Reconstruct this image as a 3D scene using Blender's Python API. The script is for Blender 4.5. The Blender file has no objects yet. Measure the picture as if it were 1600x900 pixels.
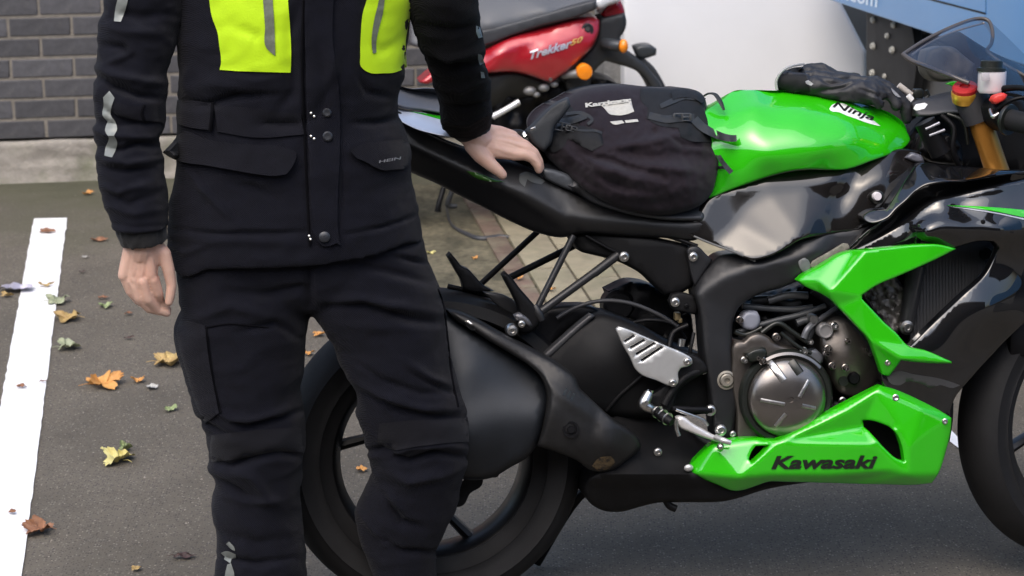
import bpy, bmesh, math, random
import numpy as np
from mathutils import Vector, Matrix, noise
from mathutils.bvhtree import BVHTree
from mathutils.geometry import delaunay_2d_cdt
random.seed(7)
R = math.radians
SC = bpy.context.scene
COL = SC.collection

# ------------------------------------------------------------ camera, sky, sun, exposure
FPX = 3700.0
PITCH = R(16.38); ROLL = R(0.4); CAMH = 2.05
CAM = Vector((0, 0, CAMH))
_F = Vector((0, math.cos(PITCH), -math.sin(PITCH)))
_U0 = Vector((0, math.sin(PITCH), math.cos(PITCH)))
_R0 = Vector((1, 0, 0))
_R = _R0*math.cos(ROLL) - _U0*math.sin(ROLL)
_U = _R0*math.sin(ROLL) + _U0*math.cos(ROLL)
cd = bpy.data.cameras.new('camera'); cam = bpy.data.objects.new('camera', cd); COL.objects.link(cam)
cd.sensor_width = 36; cd.lens = 36*FPX/1600; cd.clip_end = 500; cd.clip_start = 0.05
m3 = Matrix((_R, _U, -_F)).transposed()
cam.matrix_world = Matrix.Translation(CAM) @ m3.to_4x4()
cd.dof.use_dof = True; cd.dof.focus_distance = 4.75; cd.dof.aperture_fstop = 8.0
SC.camera = cam
w = bpy.data.worlds.new('World'); SC.world = w; w.use_nodes = True
nt = w.node_tree; bg = nt.nodes['Background']
sky = nt.nodes.new('ShaderNodeTexSky'); sky.sky_type = 'NISHITA'; sky.sun_disc = False
SUN_EL, SUN_AZ = R(58), R(200)
sky.sun_elevation = SUN_EL; sky.sun_rotation = SUN_AZ
sky.air_density = 1.2; sky.dust_density = 5.0; sky.ozone_density = 2.2
nt.links.new(sky.outputs[0], bg.inputs['Color']); bg.inputs['Strength'].default_value = 0.15
sd = bpy.data.lights.new('sun', 'SUN'); sun = bpy.data.objects.new('sun', sd); COL.objects.link(sun)
sd.energy = 0.7; sd.angle = R(75); sd.color = (0.97, 0.985, 1.0)
sdir = Vector((math.sin(SUN_AZ)*math.cos(SUN_EL), math.cos(SUN_AZ)*math.cos(SUN_EL), math.sin(SUN_EL)))
sun.rotation_euler = sdir.to_track_quat('Z', 'Y').to_euler(); sun.location = (0, 0, 6)
SC.view_settings.view_transform = 'Standard'; SC.view_settings.look = 'None'
SC.view_settings.exposure = 0.86; SC.view_settings.gamma = 1

# ------------------------------------------------------------ pixel <-> world
def ray(px, py): return (_F*FPX + _R*(px-800) + _U*(450-py)).normalized()
def plane_hit(px, py, o, n):
    r = ray(px, py); t = (o-CAM).dot(n)/r.dot(n); return CAM + r*t
def G(px, py, z=0.0): return plane_hit(px, py, Vector((0, 0, z)), Vector((0, 0, 1)))
def proj(p):
    v = p-CAM; z = v.dot(_F); return (800+FPX*v.dot(_R)/z, 450-FPX*v.dot(_U)/z)
class Frame:
    "X along the thing, Y away from the viewer, Z up; P(px,py,d) is the point d metres in front of its middle plane"
    def __init__(s, o, yaw, lean):
        s.o = o.copy(); y = R(yaw); l = R(lean)
        s.u = Vector((math.cos(y), math.sin(y), 0)); n0 = Vector((math.sin(y), -math.cos(y), 0)); z = Vector((0, 0, 1))
        s.w = z*math.cos(l) - n0*math.sin(l); s.n = n0*math.cos(l) + z*math.sin(l)
        s.M = Matrix.Translation(s.o) @ Matrix((s.u, -s.n, s.w)).transposed().to_4x4()
        s.Mi = s.M.inverted()
    def P(s, px, py, d=0.0): return plane_hit(px, py, s.o + s.n*d, s.n)
    def L(s, a, d, h): return s.o + s.u*a + s.n*d + s.w*h
    def PN(s, pts, d):      # numpy arrays of px,py,d -> world
        px = np.asarray([p[0] for p in pts]); py = np.asarray([p[1] for p in pts]); d = np.broadcast_to(np.asarray(d, float), px.shape)
        F_, R_, U_ = (np.array(v) for v in (_F, _R, _U))
        r = F_*FPX + np.outer(px-800, R_) + np.outer(450-py, U_)
        n = np.array(s.n); base = (s.o-CAM).dot(s.n)
        t = (base + d)/(r@n)
        return np.array(CAM) + r*t[:, None]

# ------------------------------------------------------------ materials
MATS = {}
def mat(name, col, rough=0.5, metal=0.0, coat=0.0, coat_r=0.05, spec=0.5, var=0.0, var_scale=30, bump=0.0, bump_scale=200,
        col2=None, patch=None, patch_scale=4, sheen=0.0, rvar=0.0, coat_ior=1.5, trans=0.0, alpha=1.0, weave=0.0, objrand=0.0, stretch=(1, 1, 1)):
    if name in MATS: return MATS[name]
    m = bpy.data.materials.new(name); m.use_nodes = True; t = m.node_tree; N = t.nodes; Lk = t.links
    b = N['Principled BSDF']; b.inputs['Roughness'].default_value = rough; b.inputs['Metallic'].default_value = metal
    b.inputs['Coat Weight'].default_value = coat; b.inputs['Coat Roughness'].default_value = coat_r; b.inputs['Coat IOR'].default_value = coat_ior
    b.inputs['Specular IOR Level'].default_value = spec
    b.inputs['Sheen Weight'].default_value = sheen; b.inputs['Sheen Roughness'].default_value = 0.5
    b.inputs['Transmission Weight'].default_value = trans; b.inputs['Alpha'].default_value = alpha
    tc = N.new('ShaderNodeTexCoord'); mp = N.new('ShaderNodeMapping'); Lk.new(tc.outputs['Object'], mp.inputs[0]); mp.inputs['Scale'].default_value = stretch
    c = None
    def noise_(scale, detail=6, rgh=0.6):
        n = N.new('ShaderNodeTexNoise'); n.inputs['Scale'].default_value = scale; n.inputs['Detail'].default_value = detail; n.inputs['Roughness'].default_value = rgh
        Lk.new(mp.outputs[0], n.inputs['Vector']); return n
    rgb = N.new('ShaderNodeRGB'); rgb.outputs[0].default_value = (*col, 1); c = rgb.outputs[0]
    def mix(fac, a, bcol, kind='MIX'):
        x = N.new('ShaderNodeMix'); x.data_type = 'RGBA'; x.blend_type = kind
        if isinstance(fac, float): x.inputs[0].default_value = fac
        else: Lk.new(fac, x.inputs[0])
        Lk.new(a, x.inputs[6])
        if isinstance(bcol, tuple): x.inputs[7].default_value = (*bcol, 1)
        else: Lk.new(bcol, x.inputs[7])
        return x.outputs[2]
    if col2:
        n = noise_(patch_scale, 8, 0.65); cr = N.new('ShaderNodeValToRGB'); lo, hi = patch or (0.45, 0.6)
        cr.color_ramp.elements[0].position = lo; cr.color_ramp.elements[1].position = hi
        Lk.new(n.outputs['Fac'], cr.inputs[0]); c = mix(cr.outputs[0], c, col2)
    if var:
        n = noise_(var_scale); mr = N.new('ShaderNodeMapRange'); mr.inputs[1].default_value = 0.25; mr.inputs[2].default_value = 0.75
        mr.inputs[3].default_value = 1-var; mr.inputs[4].default_value = 1+var; Lk.new(n.outputs['Fac'], mr.inputs[0])
        c = mix(1.0, c, mr.outputs[0], 'MULTIPLY')
    if objrand:
        oi = N.new('ShaderNodeObjectInfo'); mr = N.new('ShaderNodeMapRange'); mr.inputs[3].default_value = 1-objrand; mr.inputs[4].default_value = 1+objrand
        Lk.new(oi.outputs['Random'], mr.inputs[0]); c = mix(1.0, c, mr.outputs[0], 'MULTIPLY')
    Lk.new(c, b.inputs['Base Color'])
    if rvar:
        n = noise_(var_scale*0.4); mr = N.new('ShaderNodeMapRange'); mr.inputs[1].default_value = 0.3; mr.inputs[2].default_value = 0.7
        mr.inputs[3].default_value = max(0.02, rough-rvar); mr.inputs[4].default_value = rough+rvar; Lk.new(n.outputs['Fac'], mr.inputs[0]); Lk.new(mr.outputs[0], b.inputs['Roughness'])
    if bump or weave:
        bp = N.new('ShaderNodeBump'); bp.inputs['Strength'].default_value = 1.0; bp.inputs['Distance'].default_value = bump or weave
        if weave:
            wv = N.new('ShaderNodeTexWave'); wv.inputs['Scale'].default_value = 160; wv.inputs['Distortion'].default_value = 3; wv.bands_direction = 'DIAGONAL'; Lk.new(mp.outputs[0], wv.inputs['Vector'])
            n = noise_(bump_scale, 8, 0.7); ad = N.new('ShaderNodeMath'); ad.operation = 'ADD'; Lk.new(wv.outputs['Fac'], ad.inputs[0]); Lk.new(n.outputs['Fac'], ad.inputs[1]); Lk.new(ad.outputs[0], bp.inputs['Height'])
        else:
            n = noise_(bump_scale, 8, 0.7); Lk.new(n.outputs['Fac'], bp.inputs['Height'])
        Lk.new(bp.outputs[0], b.inputs['Normal'])
    MATS[name] = m; return m

GREEN = mat('green gloss paint', (0.022, 0.45, 0.0005), 0.5, 0, 1.0, 0.03, spec=0.15, coat_ior=1.75, var=0.05, var_scale=8, bump=0.0001, bump_scale=12)
BLACKG = mat('black gloss paint', (0.0025, 0.0025, 0.0032), 0.5, 0, 1.0, 0.03, spec=0.1, coat_ior=1.8, bump=0.00012, bump_scale=9)
SHELL = mat('smoked brown black gloss plastic', (0.006, 0.0048, 0.0044), 0.5, 0, 1.0, 0.08, spec=0.1, coat_ior=1.6, var=0.15, var_scale=14)
MATTE = mat('black textured plastic', (0.0045, 0.0045, 0.0053), 0.6, 0, spec=0.22, var=0.3, var_scale=20, bump=0.0003, bump_scale=900, rvar=0.1)
FRAMEM = mat('satin charcoal frame paint', (0.020, 0.0205, 0.023), 0.42, 0.3, var=0.15, var_scale=15, bump=0.0001, bump_scale=500, rvar=0.07)
DARK = mat('grimy black metal', (0.0045, 0.0045, 0.0055), 0.5, 0.3, spec=0.25, var=0.5, var_scale=30, bump=0.0004, bump_scale=120, rvar=0.15)
RUBBER = mat('tyre rubber', (0.0085, 0.0085, 0.0095), 0.75, 0, spec=0.3, var=0.35, var_scale=12, bump=0.0004, bump_scale=160, rvar=0.1)
RIMM = mat('black rim paint', (0.007, 0.007, 0.008), 0.35, 0.2, rvar=0.1)
STEEL = mat('bright steel', (0.55, 0.54, 0.52), 0.28, 1.0, var=0.25, var_scale=120, bump=0.0003, bump_scale=80)
ALU = mat('brushed aluminium', (0.56, 0.56, 0.55), 0.42, 0.75, var=0.06, var_scale=60, bump=0.00005, bump_scale=400)
BRONZE = mat('warm grey engine cover', (0.115, 0.102, 0.092), 0.38, 0.75, var=0.2, var_scale=40, bump=0.0002, bump_scale=200, rvar=0.1)
BRONZES = mat('clutch cover metal', (0.23, 0.21, 0.195), 0.26, 0.9, var=0.15, var_scale=40, bump=0.0001, bump_scale=300)
EXH = mat('satin exhaust coating', (0.011, 0.0135, 0.018), 0.48, 0.35, var=0.35, var_scale=9, bump=0.0002, bump_scale=300, rvar=0.1)
EXSH = mat('worn heat shield', (0.016, 0.016, 0.017), 0.5, 0.35, var=0.45, var_scale=16, bump=0.0006, bump_scale=60, rvar=0.12)
SEATM = mat('seat vinyl', (0.045, 0.046, 0.052), 0.42, 0, bump=0.0003, bump_scale=700, var=0.1)
GOLD = mat('gold fork', (0.5, 0.22, 0.04), 0.35, 0.7, var=0.1, var_scale=10)
REDM = mat('red anodised', (0.55, 0.03, 0.03), 0.35, 0.4, bump=0.0003, bump_scale=90)
REDP = mat('red plastic', (0.6, 0.04, 0.03), 0.4)
WHITEP = mat('white plastic', (0.78, 0.78, 0.77), 0.4, var=0.04)
CLOTH = mat('black textile', (0.0038, 0.0042, 0.0095), 0.8, 0, sheen=0.05, spec=0.15, var=0.25, var_scale=60, bump=0.0009, bump_scale=420, weave=0.00035)
CLOTHL = mat('worn dark textile', (0.0055, 0.0057, 0.0105), 0.8, 0, sheen=0.07, spec=0.15, var=0.2, var_scale=60, bump=0.0008, bump_scale=300, weave=0.00035)
KNIT = mat('black knit cuff', (0.007, 0.007, 0.008), 0.9, sheen=0.1, bump=0.001, bump_scale=600)
HIVIS = mat('fluorescent yellow textile', (0.50, 0.78, 0.0), 0.7, sheen=0.1, var=0.05, var_scale=30, bump=0.0006, bump_scale=300)
REFL = mat('grey reflective tape', (0.19, 0.205, 0.195), 0.42, 0.15, var=0.12, var_scale=80)
REFLD = mat('dark grey tape', (0.15, 0.17, 0.13), 0.5, 0.1, var=0.25, var_scale=150)
SKIN = mat('skin', (0.60, 0.385, 0.30), 0.5, 0, var=0.08, var_scale=35, bump=0.0003, bump_scale=260, col2=(0.57, 0.325, 0.245), patch=(0.5, 0.75), patch_scale=14)
SKIN.node_tree.nodes['Principled BSDF'].inputs['Subsurface Weight'].default_value = 0.12
SKIN.node_tree.nodes['Principled BSDF'].inputs['Subsurface Radius'].default_value = (0.012, 0.005, 0.003)
NAIL = mat('nail', (0.66, 0.40, 0.32), 0.35)
HAIR = mat('brown hair', (0.04, 0.025, 0.015), 0.6, bump=0.002, bump_scale=90)
BAGM = mat('plum black bag fabric', (0.0125, 0.0088, 0.0128), 0.8, sheen=0.08, var=0.15, var_scale=25, bump=0.0008, bump_scale=420, spec=0.15)
BAGS = mat('black webbing', (0.012, 0.013, 0.014), 0.65, bump=0.0006, bump_scale=500)
BAGG = mat('dark slate ripstop', (0.011, 0.0115, 0.013), 0.7, spec=.2, var=0.15, bump=0.0006, bump_scale=400)
PRINTW = mat('off white print', (0.42, 0.41, 0.37), 0.7, var=0.12, var_scale=150)
GLOVEM = mat('black glove leather', (0.013, 0.013, 0.016), 0.55, var=0.2, bump=0.0006, bump_scale=260)
PRINTK = mat('black print', (0.01, 0.012, 0.01), 0.35)
PRINTWG = mat('white gloss print', (0.8, 0.82, 0.8), 0.3, coat=0.5)
SCRED = mat('scooter red paint', (0.40, 0.012, 0.022), 0.28, 0.15, 1.0, 0.08, var=0.05)
SCGREY = mat('scooter grey plastic', (0.022, 0.024, 0.027), 0.5, var=0.1, bump=0.0003, bump_scale=600)
SCSEAT = mat('scooter seat vinyl', (0.085, 0.09, 0.10), 0.5, bump=0.0004, bump_scale=700)
AMBER = mat('amber lens', (0.85, 0.25, 0.01), 0.25, coat=0.6, bump=0.001, bump_scale=150)
TAILR = mat('red lens', (0.30, 0.008, 0.015), 0.15, coat=0.7)
BLUEV = mat('blue van paint', (0.12, 0.34, 0.68), 0.35, 0, 0.4, 0.15, var=0.06, var_scale=3)
WHITEV = mat('white painted sheet', (0.85, 0.86, 0.88), 0.45, 0, 0.2, 0.2, var=0.04, var_scale=2)
BRICKM = mat('slate blue brick', (0.078, 0.077, 0.084), 0.7, 0, objrand=0.2, var=0.22, var_scale=35, bump=0.003, bump_scale=45, col2=(0.14, 0.135, 0.13), patch=(0.56, 0.74), patch_scale=11)
MORTAR = mat('pale mortar', (0.22, 0.198, 0.168), 0.9, var=0.2, var_scale=50, bump=0.004, bump_scale=120)
PLINTH = mat('weathered concrete', (0.30, 0.275, 0.24), 0.9, var=0.25, var_scale=9, bump=0.008, bump_scale=30, col2=(0.17, 0.17, 0.12), patch=(0.52, 0.72), patch_scale=5)
LINEW = mat('worn white road paint', (0.80, 0.80, 0.80), 0.7, col2=(0.56, 0.55, 0.52), patch=(0.60, 0.72), patch_scale=38, var=0.06, var_scale=30, bump=0.002, bump_scale=160)
SLABM = mat('buff paving', (0.235, 0.205, 0.14), 0.85, objrand=0.14, var=0.25, var_scale=14, bump=0.002, bump_scale=90, col2=(0.17, 0.16, 0.10), patch=(0.5, 0.7), patch_scale=6)
REDBR = mat('red brick paver', (0.145, 0.10, 0.075), 0.85, objrand=0.2, var=0.3, var_scale=20, col2=(0.17, 0.145, 0.10), patch=(0.45, 0.6), patch_scale=9, bump=0.002, bump_scale=90)
CHROME = mat('chrome', (0.75, 0.75, 0.74), 0.12, 1.0)
RADM = mat('radiator core', (0.10, 0.10, 0.105), 0.5, 0.4)
FLUID = mat('translucent reservoir', (0.62, 0.58, 0.60), 0.3, spec=0.5)

# ------------------------------------------------------------ object helpers
def tag(o, label=None, cat=None, group=None, kind=None):
    if label: o['label'] = label
    if cat: o['category'] = cat
    if group: o['group'] = group
    if kind: o['kind'] = kind
    return o
def thing(name, loc, label, cat, group=None, M=None):
    o = bpy.data.objects.new(name, None); COL.objects.link(o); o.empty_display_size = 0.1
    o.matrix_world = M if M is not None else Matrix.Translation(loc)
    tag(o, label, cat, group); o['_M'] = [x for row in o.matrix_world for x in row]; return o
WM = {}
def wmat(o): return WM.get(o.name, Matrix.Identity(4)) if o else Matrix.Identity(4)
def mk(name, verts, faces, m, parent=None, smooth=True, sharp=40, M=None):
    "verts are world positions; the mesh is stored relative to its thing"
    if parent is not None: base = TH[parent.name] if parent.name in TH else parent.matrix_world
    else: base = M if M is not None else Matrix.Identity(4)
    Bi = np.array(base.inverted())
    V = np.asarray([tuple(v) for v in verts], float) if not isinstance(verts, np.ndarray) else verts
    V = V@Bi[:3, :3].T + Bi[:3, 3]
    me = bpy.data.meshes.new(name); me.from_pydata(V.tolist(), [], [tuple(int(i) for i in f) for f in faces]); me.update()
    if isinstance(m, (list, tuple)):
        for q in m: me.materials.append(q)
    elif m: me.materials.append(m)
    bm = bmesh.new(); bm.from_mesh(me); bmesh.ops.recalc_face_normals(bm, faces=bm.faces); bm.to_mesh(me); bm.free()
    if smooth:
        me.polygons.foreach_set('use_smooth', [True]*len(me.polygons))
        if sharp < 180: me.set_sharp_from_angle(angle=R(sharp))
    o = bpy.data.objects.new(name, me); COL.objects.link(o)
    if parent is not None:
        o.parent = parent; TH[o.name] = base
        if parent.type == 'MESH': pass
    else: o.matrix_world = base; TH[o.name] = base
    return o
TH = {}
_thing = thing
def thing(name, loc, label, cat, group=None, M=None):
    o = _thing(name, loc, label, cat, group, M); del o['_M']; TH[o.name] = o.matrix_world.copy(); return o

def smooth_outline(pts, step=5.0, sharp_deg=48):
    n = len(pts); P = [np.array(p[:2], float) for p in pts]; out = []
    sh = []
    for i in range(n):
        a = P[i]-P[i-1]; b = P[(i+1) % n]-P[i]
        ang = abs(math.degrees(math.atan2(a[0]*b[1]-a[1]*b[0], a@b)))
        sh.append(ang > sharp_deg)
    for i in range(n):
        p1, p2 = P[i], P[(i+1) % n]; p0, p3 = P[i-1], P[(i+2) % n]
        L = np.linalg.norm(p2-p1); k = max(1, int(round(L/step)))
        def tan(a, b, c):
            l1 = np.linalg.norm(b-a)+1e-6; l2 = np.linalg.norm(c-b)+1e-6
            return ((b-a)/l1*l2+(c-b)/l2*l1)/(l1+l2)
        t1 = (p2-p1)/L if sh[i] else tan(p0, p1, p2); t2 = (p2-p1)/L if sh[(i+1) % n] else tan(p1, p2, p3)
        for j in range(k):
            t = j/k; h1 = 2*t**3-3*t**2+1; h2 = -2*t**3+3*t**2; h3 = t**3-2*t**2+t; h4 = t**3-t**2
            out.append(h1*p1+h2*p2+h3*t1*L+h4*t2*L)
    return out
def seg_dist(Q, poly):
    A = np.array(poly); B = np.roll(A, -1, 0); best = np.full(len(Q), 1e9)
    for a, b in zip(A, B):
        ab = b-a; t = np.clip(((Q-a)@ab)/(ab@ab+1e-9), 0, 1); best = np.minimum(best, np.linalg.norm(Q-(a+t[:, None]*ab), axis=1))
    return best
def inside(Q, poly):
    A = np.array(poly); B = np.roll(A, -1, 0); c = np.zeros(len(Q), bool)
    for (x1, y1), (x2, y2) in zip(A, B):
        cond = ((y1 > Q[:, 1]) != (y2 > Q[:, 1])); xi = (x2-x1)*(Q[:, 1]-y1)/((y2-y1) if y2 != y1 else 1e-9)+x1
        c ^= cond & (Q[:, 0] < xi)
    return c
def rbf(ctrl):
    C = np.array([c[:2] for c in ctrl], float)/100; v = np.array([c[2] for c in ctrl], float)
    if len(C) < 4:
        mv = v.mean(); return lambda Q: np.full(len(Q), mv)
    def phi(r): return np.where(r > 1e-9, r**2*np.log(r+1e-12), 0)
    n = len(C); K = phi(np.linalg.norm(C[:, None]-C[None], axis=2))+np.eye(n)*1e-3; Pm = np.c_[np.ones(n), C]
    A = np.block([[K, Pm], [Pm.T, np.zeros((3, 3))]]); s = np.linalg.solve(A, np.r_[v, 0, 0, 0])
    def f(Q):
        q = np.asarray(Q)/100; return phi(np.linalg.norm(q[:, None]-C[None], axis=2))@s[:n] + np.c_[np.ones(len(q)), q]@s[n:]
    return f
def facets(pts, creases=(), soft=2.5):
    "piecewise flat height field with real creases; pts (px,py,d), creases: index pairs"
    P2 = [Vector(q[:2]) for q in pts]; dv = np.array([q[2] for q in pts], float)
    vs, es, fs, ov, oe, of = delaunay_2d_cdt(P2, [tuple(c) for c in creases], [], 0, 0.01)
    Vv = np.array([tuple(v) for v in vs]); dd = np.array([dv[o[0]] if len(o) else np.nan for o in ov])
    for i in np.where(np.isnan(dd))[0]:
        r = np.linalg.norm(np.array([q[:2] for q in pts])-Vv[i], axis=1)+1e-3; wq = 1/r**2; dd[i] = (wq*dv).sum()/wq.sum()
    T = [(Vv[list(f)], dd[list(f)]) for f in fs]
    def one(Q):
        best = np.full(len(Q), -1e9); out = np.zeros(len(Q))
        for tri, dz in T:
            a, b, c = tri; den = (b[1]-c[1])*(a[0]-c[0])+(c[0]-b[0])*(a[1]-c[1])
            if abs(den) < 1e-6: continue
            l1 = ((b[1]-c[1])*(Q[:, 0]-c[0])+(c[0]-b[0])*(Q[:, 1]-c[1]))/den; l2 = ((c[1]-a[1])*(Q[:, 0]-c[0])+(a[0]-c[0])*(Q[:, 1]-c[1]))/den; l3 = 1-l1-l2
            mn = np.minimum(np.minimum(l1, l2), l3); val = np.clip(l1, 0, 1)*dz[0]+np.clip(l2, 0, 1)*dz[1]+np.clip(l3, 0, 1)*dz[2]; sm = np.clip(l1, 0, 1)+np.clip(l2, 0, 1)+np.clip(l3, 0, 1)
            k = mn > best; best = np.where(k, mn, best); out = np.where(k, val/sm, out)
        return out
    offs = [(0, 0, 2)]+[(math.cos(a)*soft, math.sin(a)*soft, 1) for a in np.arange(0, 6.28, 1.0472)]
    return lambda Q: sum(one(np.asarray(Q, float)+np.array(o[:2]))*o[2] for o in offs)/sum(o[2] for o in offs)
def fold_field(Q, folds):
    d = np.zeros(len(Q))
    for pl, wd, dep in folds:
        A = np.array(pl, float); best = np.full(len(Q), 1e9); tt = np.zeros(len(Q)); ns = len(A)-1
        for i in range(ns):
            a, b = A[i], A[i+1]; ab = b-a; t = np.clip(((Q-a)@ab)/(ab@ab+1e-9), 0, 1)
            dd = np.linalg.norm(Q-(a+t[:, None]*ab), axis=1); m = dd < best; best = np.where(m, dd, best); tt = np.where(m, (i+t)/ns, tt)
        fade = 0.25+0.75*np.clip(np.sin(np.pi*np.clip(tt, 0.02, 0.98)), 0, 1)
        d += dep*fade*np.exp(-(best/wd)**2)
    return d
class Relief: pass
def relief(name, outline, ctrl, m, fr, parent, grid=9, edge=6, drop=0.012, thick=0.02, holes=(), folds=(), back='thick', smooth=True,
           sharp=80, fn=None, step=5, corner=48, noise_amp=0, noise_scale=10, hdrop=None):
    if isinstance(ctrl, (int, float)): ctrl = [(0, 0, ctrl)]
    if m in (GREEN, BLACKG, SHELL): step = min(step, 3)
    ol = smooth_outline(outline, step, corner); hs = [smooth_outline(h, step, corner) for h in holes]
    if m in (GREEN, BLACKG, SHELL): drop = min(drop, .0045); edge = min(edge, 3.5); hdrop = None if hdrop is None else min(hdrop, .005)
    loops = [ol]+hs; A = np.array(ol); lo, hi = A.min(0), A.max(0)
    gx, gy = np.meshgrid(np.arange(lo[0]+grid/2, hi[0], grid), np.arange(lo[1]+grid/2, hi[1], grid))
    gx = gx + (np.arange(gx.shape[0]) % 2)[:, None]*grid/2
    Q = np.c_[gx.ravel(), gy.ravel()]
    def bdist(Q):
        bd = seg_dist(Q, ol)
        for h in hs: bd = np.minimum(bd, seg_dist(Q, h))
        return bd
    def ins(Q):
        k = inside(Q, ol)
        for h in hs: k &= ~inside(Q, h)
        return k
    extra = []
    offs = [edge*0.12, edge*0.4, edge*0.85] if edge else []
    for lp in loops:
        Lp = np.array(lp); T = np.roll(Lp, -1, 0)-np.roll(Lp, 1, 0); T /= np.linalg.norm(T, axis=1)[:, None]+1e-9; Nn = np.c_[-T[:, 1], T[:, 0]]
        for of in offs:
            for sg in (1, -1):
                E = Lp+Nn*of*sg; k = ins(E); bd = bdist(E); extra.append(E[k & (bd > of*0.9)])
    Q = Q[ins(Q)]
    if len(Q): Q = Q[bdist(Q) > max(edge*1.1, grid*0.35)]
    allp = [tuple(p) for lp in loops for p in lp]; edges = []; k = 0
    for lp in loops:
        edges += [(k+i, k+(i+1) % len(lp)) for i in range(len(lp))]; k += len(lp)
    for E in extra: allp += [tuple(p) for p in E]
    allp += [tuple(p) for p in Q]
    vs, es, fs, *_ = delaunay_2d_cdt([Vector(p) for p in allp], edges, [], 0, 0.05)
    V = np.array([tuple(v) for v in vs]); F_ = [tuple(f) for f in fs]
    cen = np.array([V[list(f)].mean(0) for f in F_]); kf = ins(cen); F_ = [f for f, k_ in zip(F_, kf) if k_]
    f0 = ctrl if callable(ctrl) else rbf(ctrl)
    bbox_h = hs
    def dfun(Qp):
        Qp = np.asarray(Qp, float); d = f0(Qp)
        if fn: d = d+fn(Qp)
        if folds: d = d+fold_field(Qp, folds)
        if noise_amp: d = d+np.array([noise.fractal(Vector((x/noise_scale, y/noise_scale, 3.3)), 0.6, 2.0, 4)*noise_amp for x, y in Qp])
        if edge:
            t = np.clip(seg_dist(Qp, ol)/edge, 0, 1); d = d-drop*(1-np.sqrt(np.clip(1-(1-t)**2, 0, 1)))
            for h in hs:
                t = np.clip(seg_dist(Qp, h)/edge, 0, 1); d = d-(drop if hdrop is None else hdrop)*(1-np.sqrt(np.clip(1-(1-t)**2, 0, 1)))
        return d
    d = dfun(V); W = fr.PN(V, d); nV = len(V)
    if back == 'thick': Bk = W - np.array(fr.n)*thick
    elif back == 'mirror':
        dd = (W-np.array(fr.o))@np.array(fr.n); Bk = W - np.outer(2*dd, np.array(fr.n))
    elif back == 'mid':
        dd = (W-np.array(fr.o))@np.array(fr.n); Bk = W - np.outer(dd+thick, np.array(fr.n))
    cnt = {}
    for f in F_:
        for i in range(len(f)):
            e = (f[i], f[(i+1) % len(f)]); cnt[tuple(sorted(e))] = (cnt.get(tuple(sorted(e)), (0, e))[0]+1, e)
    faces = list(F_)
    if back:
        faces += [tuple(i+nV for i in reversed(f)) for f in F_]
        for c, e in cnt.values():
            if c == 1: faces.append((e[1], e[0], e[0]+nV, e[1]+nV))
        W = np.vstack([W, Bk])
    o = mk(name, W, faces, m, parent, smooth, sharp)
    r = Relief(); r.o = o; r.d = dfun; r.fr = fr; return r
def decal(name, outline, surf, m, parent, off=0.002, grid=8, step=4, corner=48, thick=0.0012, edge=0):
    "flat print or thin piece lying on a relief surface"
    return relief(name, outline, [(0, 0, 0)], m, surf.fr, parent, grid=grid, edge=edge, thick=thick, fn=lambda Q: surf.d(Q)+off, step=step, corner=corner)
def text_pts(s, bold=0.0, shear=0.0, spacing=1.0):
    cu = bpy.data.curves.new('t', 'FONT'); cu.body = s; cu.offset = bold; cu.shear = shear; cu.space_character = spacing; cu.resolution_u = 3
    o = bpy.data.objects.new('t', cu); COL.objects.link(o); dg = bpy.context.evaluated_depsgraph_get()
    me = bpy.data.meshes.new_from_object(o.evaluated_get(dg)); V = np.array([v.co[:2] for v in me.vertices]); F_ = [tuple(p.vertices) for p in me.polygons]
    bpy.data.objects.remove(o); bpy.data.curves.remove(cu); bpy.data.meshes.remove(me); return V, F_
def text_on(name, s, o, ex, ey, place, m, parent, bold=0.0, shear=0.0, spacing=1.0):
    "lettering: o = pixel of the lower left, ex = pixel vector over the whole width, ey = pixel vector of the height; place(Q)->world"
    V, F_ = text_pts(s, bold, shear, spacing); lo, hi = V.min(0), V.max(0); U = (V-lo)/(hi-lo)
    Q = np.array(o)+U[:, :1]*np.array(ex)+U[:, 1:]*np.array(ey)
    return mk(name, place(Q), F_, m, parent, smooth=False)
def on_surf(surf, off=0.002): return lambda Q: surf.fr.PN(Q, surf.d(Q)+off)

def basis(ax):
    ax = Vector(ax).normalized(); t = Vector((0, 0, 1)) if abs(ax.z) < 0.9 else Vector((1, 0, 0)); a = ax.cross(t).normalized(); return ax, a, ax.cross(a).normalized()
def revolve_v(c, ax, prof, n=32, a0=0, a1=2*math.pi, ref=None):
    "prof: (radius, height along axis). closed profile loop not required"
    ax, a, b = basis(ax)
    if ref is not None: a = (Vector(ref)-ax*Vector(ref).dot(ax)).normalized(); b = ax.cross(a)
    full = abs((a1-a0)-2*math.pi) < 1e-6; V = []; F_ = []; k = n if full else n+1
    for i in range(k):
        t = a0+(a1-a0)*i/n; dr = a*math.cos(t)+b*math.sin(t)
        for r, h in prof: V.append(c+dr*r+ax*h)
    L = len(prof)
    for i in range(n):
        j = (i+1) % k
        for q in range(L-1): F_.append((i*L+q, j*L+q, j*L+q+1, i*L+q+1))
    return V, F_
def lathe(name, c, ax, prof, m, parent, n=32, a0=0, a1=2*math.pi, ref=None, closed=False, sharp=40):
    V, F_ = revolve_v(c, ax, list(prof)+([prof[0]] if closed else []), n, a0, a1, ref)
    o = mk(name, V, F_, m, parent, True, sharp); return o
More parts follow.
